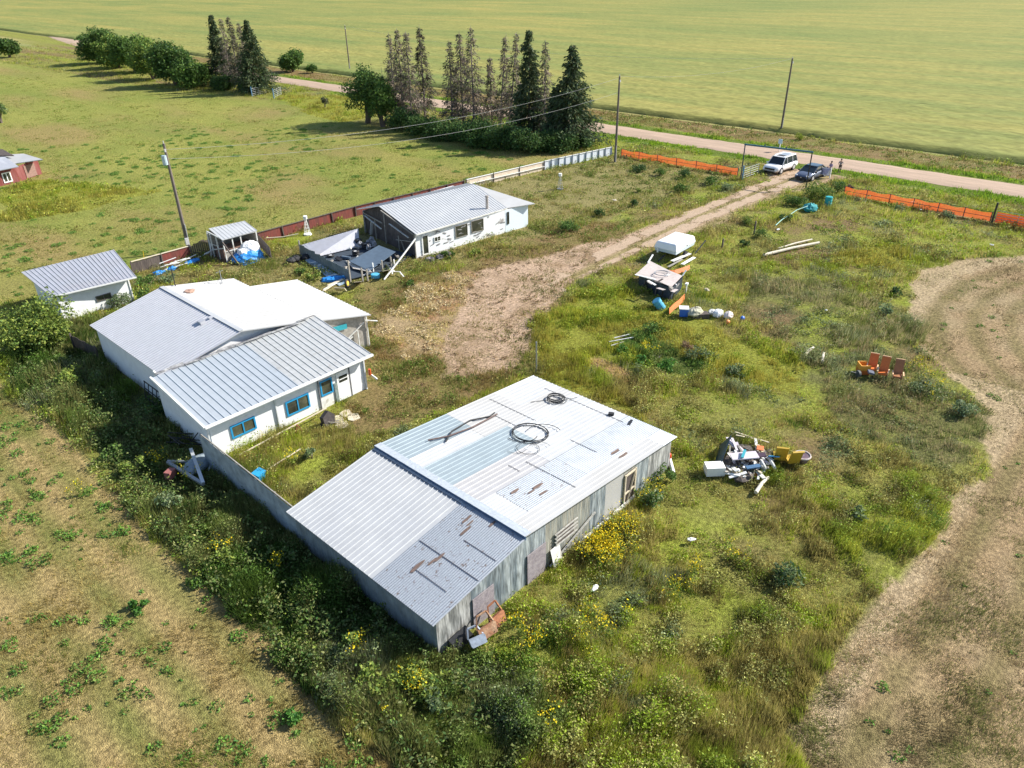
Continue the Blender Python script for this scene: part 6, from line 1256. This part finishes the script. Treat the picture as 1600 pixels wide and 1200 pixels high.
jb(1163,712,1.35,.75,2.3,MATS['lilac_board'],.72,'tabletop',.15,.1,'pale lilac table top'); jb(1176,712,1.3,.42,2.3,mat('dark_maroon_board',(.06,.03,.05),.6),.74,'dark_board',.1,.1); jb(1162,709,.75,.14,.3,teal,.86,'teal_board'); jb(1177,729,.7,.35,2.3,mat('steel_blue_board',(.10,.20,.34),.5),.55,'blue_board',.2,.2); jb(1210,713,.55,.55,1.9,mat('sky_blue_panel',(.05,.32,.58),.5,var=.2),.5,'blue_panel',.5,.2)
jb(1188,700,.4,.35,.4,mat('orange_box_paint',(.65,.17,.05),.6),.6,'orange_box'); jb(1181,740,.4,.3,.2,MATS['orange_box_paint'],.2,'red_orange_piece')
for px,py,r_ in ((1192,727,.26),(1207,727,.24)):
    g=G(px,py,.4); b=MB(); b.ring((g.x,g.y,.45),r_,.07,(.7,-.6,.5),16,7); part('ring',b,oldwhite,t)
for k,(a_,b_) in enumerate((((1148,675),(1203,692)),((1150,680),(1185,687)))):
    m=MB(); m.beam(G(*a_,.3),G(*b_,.3),.07,.05); solo('lath',m,palewood,('long thin lath lying behind the junk pile','shorter lath under the long one behind the junk pile')[k],'lath','laths behind the junk pile')
# mustard chairs + round chair
mus=mat('mustard_vinyl',(.50,.32,.03),.5,var=.08); org=mat('orange_vinyl',(.60,.15,.03),.5,var=.08); brn=mat('brown_orange_vinyl',(.34,.14,.06),.55,var=.1)
def seatchair(px,py,rz,m_,label,arm=True,group=None,trimm=None,hgt=.62,wd=.62,seatlab=None):
    g=G(px,py); t=thing('lounge_chair',label,'chair',(g.x,g.y,0),group,rz); tm=trimm or m_
    b=MB(); b.box((0,0,.40),(.58,wd,.12),0,0,-.08); part('seat',b,m_,t,local=True)
    b=MB(); b.box((-.36,0,.40+hgt*.55),(.08,wd,hgt*1.2),0,0,-.28); part('backrest',b,m_,t,local=True)
    b=MB(); b.box((-.36-.07-.10,0,.40+hgt*1.13),(.10,wd+.02,.05),0,0,-.28); part('top_trim',b,tm,t,local=True)
    if arm:
        for s in (-1,1): b=MB(); b.box((.02,s*(wd/2+.05),.58),(.55,.07,.05)); b.beam((.22,s*(wd/2+.05),.3),(.24,s*(wd/2+.05),.58),.04); part('armrest',b,tm,t,local=True)
    for sx in (-.22,.22):
        for s in (-.22,.22): b=MB(); b.beam((sx*1.2,s*1.15,0),(sx,s,.36),.035); part('leg',b,dkmetal,t,local=True)
    return t
seatchair(1216,722,R(30),mus,'mustard chair nearest the junk pile with its back to the camera',False,'mustard chairs by the junk pile',hgt=.75,wd=.6); seatchair(1235,727,R(48),mus,'mustard chair in the middle of the row, beside the round seat',False,'mustard chairs by the junk pile',hgt=.7,wd=.6)
t=thing('tub_chair','round brown and grey tub seat at the right end of the mustard chairs','chair',tuple(G(1251,727))); g=G(1251,725); m=MB(); m.tube(g+V(0,0,.2),g+V(0,0,.55),.30,.42,16); part('shell',m,mat('mauve_brown_vinyl',(.25,.17,.19),.6,var=.4,scale=2.5,col2=(.06,.03,.05),amt=.9),t); m=MB(); m.ring(g+V(0,0,.56),.40,.045,(0,0,1),20,6); part('rim',m,MATS['pinkish_board'],t); m=MB(); m.tube(g,g+V(0,0,.2),.2,.14,10); part('base',m,black,t)
peach=mat('peach_trim',(.80,.50,.28),.5)
seatchair(1360,584,R(196),org,'orange chair second from left with a grey cushion on its seat',True,'orange chairs in the weeds',peach,.72,.5)
seatchair(1377,591,R(192),org,'tall deep orange chair, third from the left of the row',True,'orange chairs in the weeds',peach,.80,.5)
seatchair(1400,596,R(200),brn,'brownest chair at the right end of the row',True,'orange chairs in the weeds',peach,.80,.5)
m=MB(); g=G(1361,581,.55); m.box((g.x,g.y,.52),(.4,.35,.12),.5,.2); solo('cushion',m,mat('slate_cushion',(.10,.11,.15),.8),'slate grey cushion on the second orange chair','cushion')
t=thing('orange_box_seat','open orange box shaped seat at the left end of the chairs','seat',tuple(G(1347,585))); g=G(1347,583); yo=mat('yellow_orange',(.80,.36,.05),.5)
m=MB(); m.box((g.x,g.y,.22),(.7,.6,.3),.7); part('base',m,org,t); m=MB(); a=R(40)
for s in (-1,1): m.box((g.x+s*.32*math.cos(.7),g.y+s*.32*math.sin(.7),.52),(.06,.6,.35),.7)
m.box((g.x-.28*math.sin(.7),g.y+.28*math.cos(.7),.52),(.58,.06,.35),.7); part('sides',m,yo,t)
m=MB(); g=G(1338,590); m.tube(g+V(0,0,.25),g+V(.12,-.08,.25),.24,.24,14); m.path([g+V(0,0,.3),g+V(-.5,.25,.55)],.03); solo('cart_wheel',m,mat('grey_black_wheel',(.08,.09,.09),.6,var=.3),'dark wheel with a thin handle left of the orange box seat','wheel')
# ================================================================ collapsed enclosure beside the house
t=thing('collapsed_pen','sheet metal walled pen with a fallen roof against the open gable of the house','pen',tuple(G(545,410)))
def strip(pa,pb,h0,h1,m_,k,name='wall_sheet',off=0):
    a_,b_=G(*pa),G(*pb)
    for i in range(k):
        p,q_=a_.lerp(b_,i/k),a_.lerp(b_,(i+.94)/k); b=MB(); b.prism([p,q_,q_+V(0,0,h1*rng.uniform(.93,1.05)),p+V(0,0,h0*rng.uniform(.93,1.05))],(.02,-.04,0)); part(name,b,m_,t)
gfs=mat('grey_green_sheet',(.14,.18,.20),.6,.2,var=.2,scale=2,col2=(.26,.28,.28),amt=.5)
strip((470,398),(548,441),.95,1.05,gfs,9); 
for pa,hh_ in (((548,441),1.9),((470,397),1.3),((567,440),1.2),((575,440),1.1),((598,424),1.0),((612,420),1.1)):
    b=MB(); p=G(*pa); b.beam(p,p+V(0,0,hh_),.11); part('post',b,grwood,t)
b=MB(); b.corr(G(470,383,.9),G(560,357,1.5),G(562,385,.35),G(492,402,.35),14,.02,'rib',.02); part('back_sheet',b,MATS['grey_lilac_roof'],t,'pale ribbed sheet sloping along the back')
b=MB(); b.prism([G(488,404,.2),G(560,378,.2),G(645,398,.15),G(612,420,.15),G(550,436,.2)],(0,0,.04)); part('floor_felt',b,mat('tar_felt',(.035,.05,.07),.8,var=.3,scale=2),t)
b=MB(); b.prism([G(546,409,.6),G(592,384,.95),G(618,394,.95),G(577,424,.5)],(0,0,.05)); part('fallen_roof',b,mat('slate_blue_roofing',(.08,.12,.17),.7,var=.1,scale=1),t,'slate blue fallen roof section')
b=MB(); b.prism([G(540,407,.3),G(575,420,.55),G(582,426,.5),G(552,420,.35)],(0,0,.04)); b.prism([G(478,396,.45),G(503,386,.5),G(515,394,.4),G(492,401,.4)],(0,0,.06)); part('broken_panel',b,mat('bone_panel',(.66,.60,.52),.8,var=.1),t)
b=MB()
for k in range(9): p=G(rng.uniform(560,625),rng.uniform(414,430),.3); b.beam(p,p+V(rng.uniform(-1,1),rng.uniform(-1,1),rng.uniform(-.2,.4)),.1,.04)
part('broken_boards',b,oldwhite,t); b=MB(); b.prism([G(598,424,0),G(612,421,0),G(612,421,.9),G(598,424,.9)],(0,.05,0)); b.prism([G(553,441,0),G(566,440,0),G(566,440,.6),G(553,441,.8)],(0,.05,0)); part('plywood',b,palewood,t)
b=MB()
for k in range(7): p=G(rng.uniform(563,590),rng.uniform(372,388),.6); b.ell((p.x,p.y,.6),(.25,.2,.3),8,6,jit=.3)
part('rubbish',b,mat('mixed_rubbish',(.5,.5,.52),.8,var=.4,scale=4,col2=(.05,.05,.06),amt=.8),t)
for k in range(26):
    p=G(rng.uniform(500,610),rng.uniform(384,420),.25); b=MB(); b.box((p.x,p.y,.28+.1*rng.random()),(rng.uniform(.1,.9),rng.uniform(.08,.4),rng.uniform(.03,.2)),rng.uniform(0,3),rng.uniform(-.3,.3),rng.uniform(-.3,.3)); part('clutter',b,(dkmetal,grwood,MATS['tar_felt'],oldwhite,MATS['slate_blue_roofing'],dkwood)[k%6],t)
def tyre(px,py,z,n,label,white=False,tilt=(0,0)):
    g=G(px,py,z); t=thing('tyre',label,'tyre',tuple(g),'tyres in the pen'); m=MB(); nr=(tilt[0],tilt[1],1)
    for k in range(n): m.ring((g.x,g.y,z+.1+.2*k),.24,.10,nr,18,8)
    part('tread',m,black,t); m=MB(); m.tube((g.x,g.y,z+.05),(g.x,g.y,z+.08+.2*(n-1)+.06),.17,.17,12); part('hub',m,whitetarp if white else grwood,t)
tyre(517,401,.25,1,'white centred tyre nearest the sheet metal wall',True); tyre(521,390,.25,1,'tyre lying at the shadow edge of the back sheet'); tyre(556,398,.3,2,'pair of stacked tyres in the middle of the pen',True); tyre(560,380,.5,2,'stacked tyres under the dark gable'); tyre(572,386,.4,2,'stacked tyres right of the others under the gable'); tyre(620,402,.45,1,'tyre standing at the right of the fallen roof',tilt=(.6,-.8))
m=MB(); m.path([G(649,373,2.25),G(625,405,1.1),G(600,437,.05)],.075,8); solo('leaning_pole',m,oldwhite,'long white pole leaning from the house eave down to the weeds','pole')
drum(587,434,.36,.32,lb,'turquoise tub below the fallen roof',name='tub'); m=MB(); g=G(584,428); m.beam(g,g+V(0,0,1.0),.09); solo('white_post',m,whitep,'short white post right behind the turquoise tub','post')
t=thing('yellow_wheel','small wheel with yellow hub at the pen corner','wheel',tuple(G(543,449))); g=G(543,449); m=MB(); m.ring(g+V(0,0,.36),.28,.09,(.5,-.85,.1),20,8); part('tyre',m,black,t); m=MB(); n_=V(.5,-.85,.1).normalized(); m.tube(g+V(0,0,.36)-n_*.05,g+V(0,0,.36)+n_*.08,.22,.20,14); part('hub',m,mat('yellow_hub',(.75,.48,.08),.5),t)
m=MB(); m.box(tuple(G(532,452,.4)),(.85,.6,.06),2.2,.8); solo('board',m,palewood,'tilted pale board left of the yellow hubbed wheel','board')
for k,(px,py,L_,rz0) in enumerate(((516,447,1.6,.5),(524,442,1.7,.35),(512,452,1.2,.6))):
    m=MB(); p=G(px,py,.2); m.box((p.x,p.y,.2+.05*k),(L_,.22,.05),rz0-.2); solo('board',m,palewood if k else oldwhite,('lower pale board of the stack by the pen wall','upper pale board of the stack by the pen wall','short board sticking out to the left of the stack')[k],'board','boards by the pen')
t=thing('blue_sheeting','blue plastic sheeting spread along the foot of the pen wall','sheeting',tuple(G(500,425)))
m=MB(); m.prism([G(470,402,.05),G(485,404,.1),G(545,440,.1),G(530,447,.05),G(500,425,.05)],(0,0,.05)); part('grey_sheet',m,mat('blue_grey_plastic',(.22,.32,.42),.5,var=.3,scale=3,col2=(.55,.62,.68),amt=.6),t)
m=MB(); g=G(522,436,.1); m.ell((g.x,g.y,.12),(1.1,.55,.2),14,6,rz=-.6,jit=.2,zmin=.02); part('blue_sheet',m,bluetarp,t)
t=thing('black_bags','black rubbish bags at the left corner of the pen','bags',tuple(G(463,408))); g=G(463,408)
for k,(dx,dy) in enumerate(((0,0),(.8,-.3),(-.6,-.1))): m=MB(); m.ell((g.x+dx,g.y+dy,.22),(.45,.4,.3),12,8,jit=.12,zmin=0); part('bag',m,black,t)
for k,(px,py) in enumerate(((672,400),(688,396),(700,392))):
    g=G(px,py+6,.15); m=MB(); m.ell((g.x,g.y,.2),(.4,.35,.22),10,7,jit=.25,zmin=0); solo('rubbish_bag',m,mat('black_mixed',(.05,.045,.05),.8,var=.6,scale=6,col2=(.4,.36,.36),amt=.5),('dark rubbish heap beside the glass door step','dark rubbish heap in the middle below the small window','dark rubbish heap at the right, under the big window')[k],'rubbish','rubbish along the house wall')
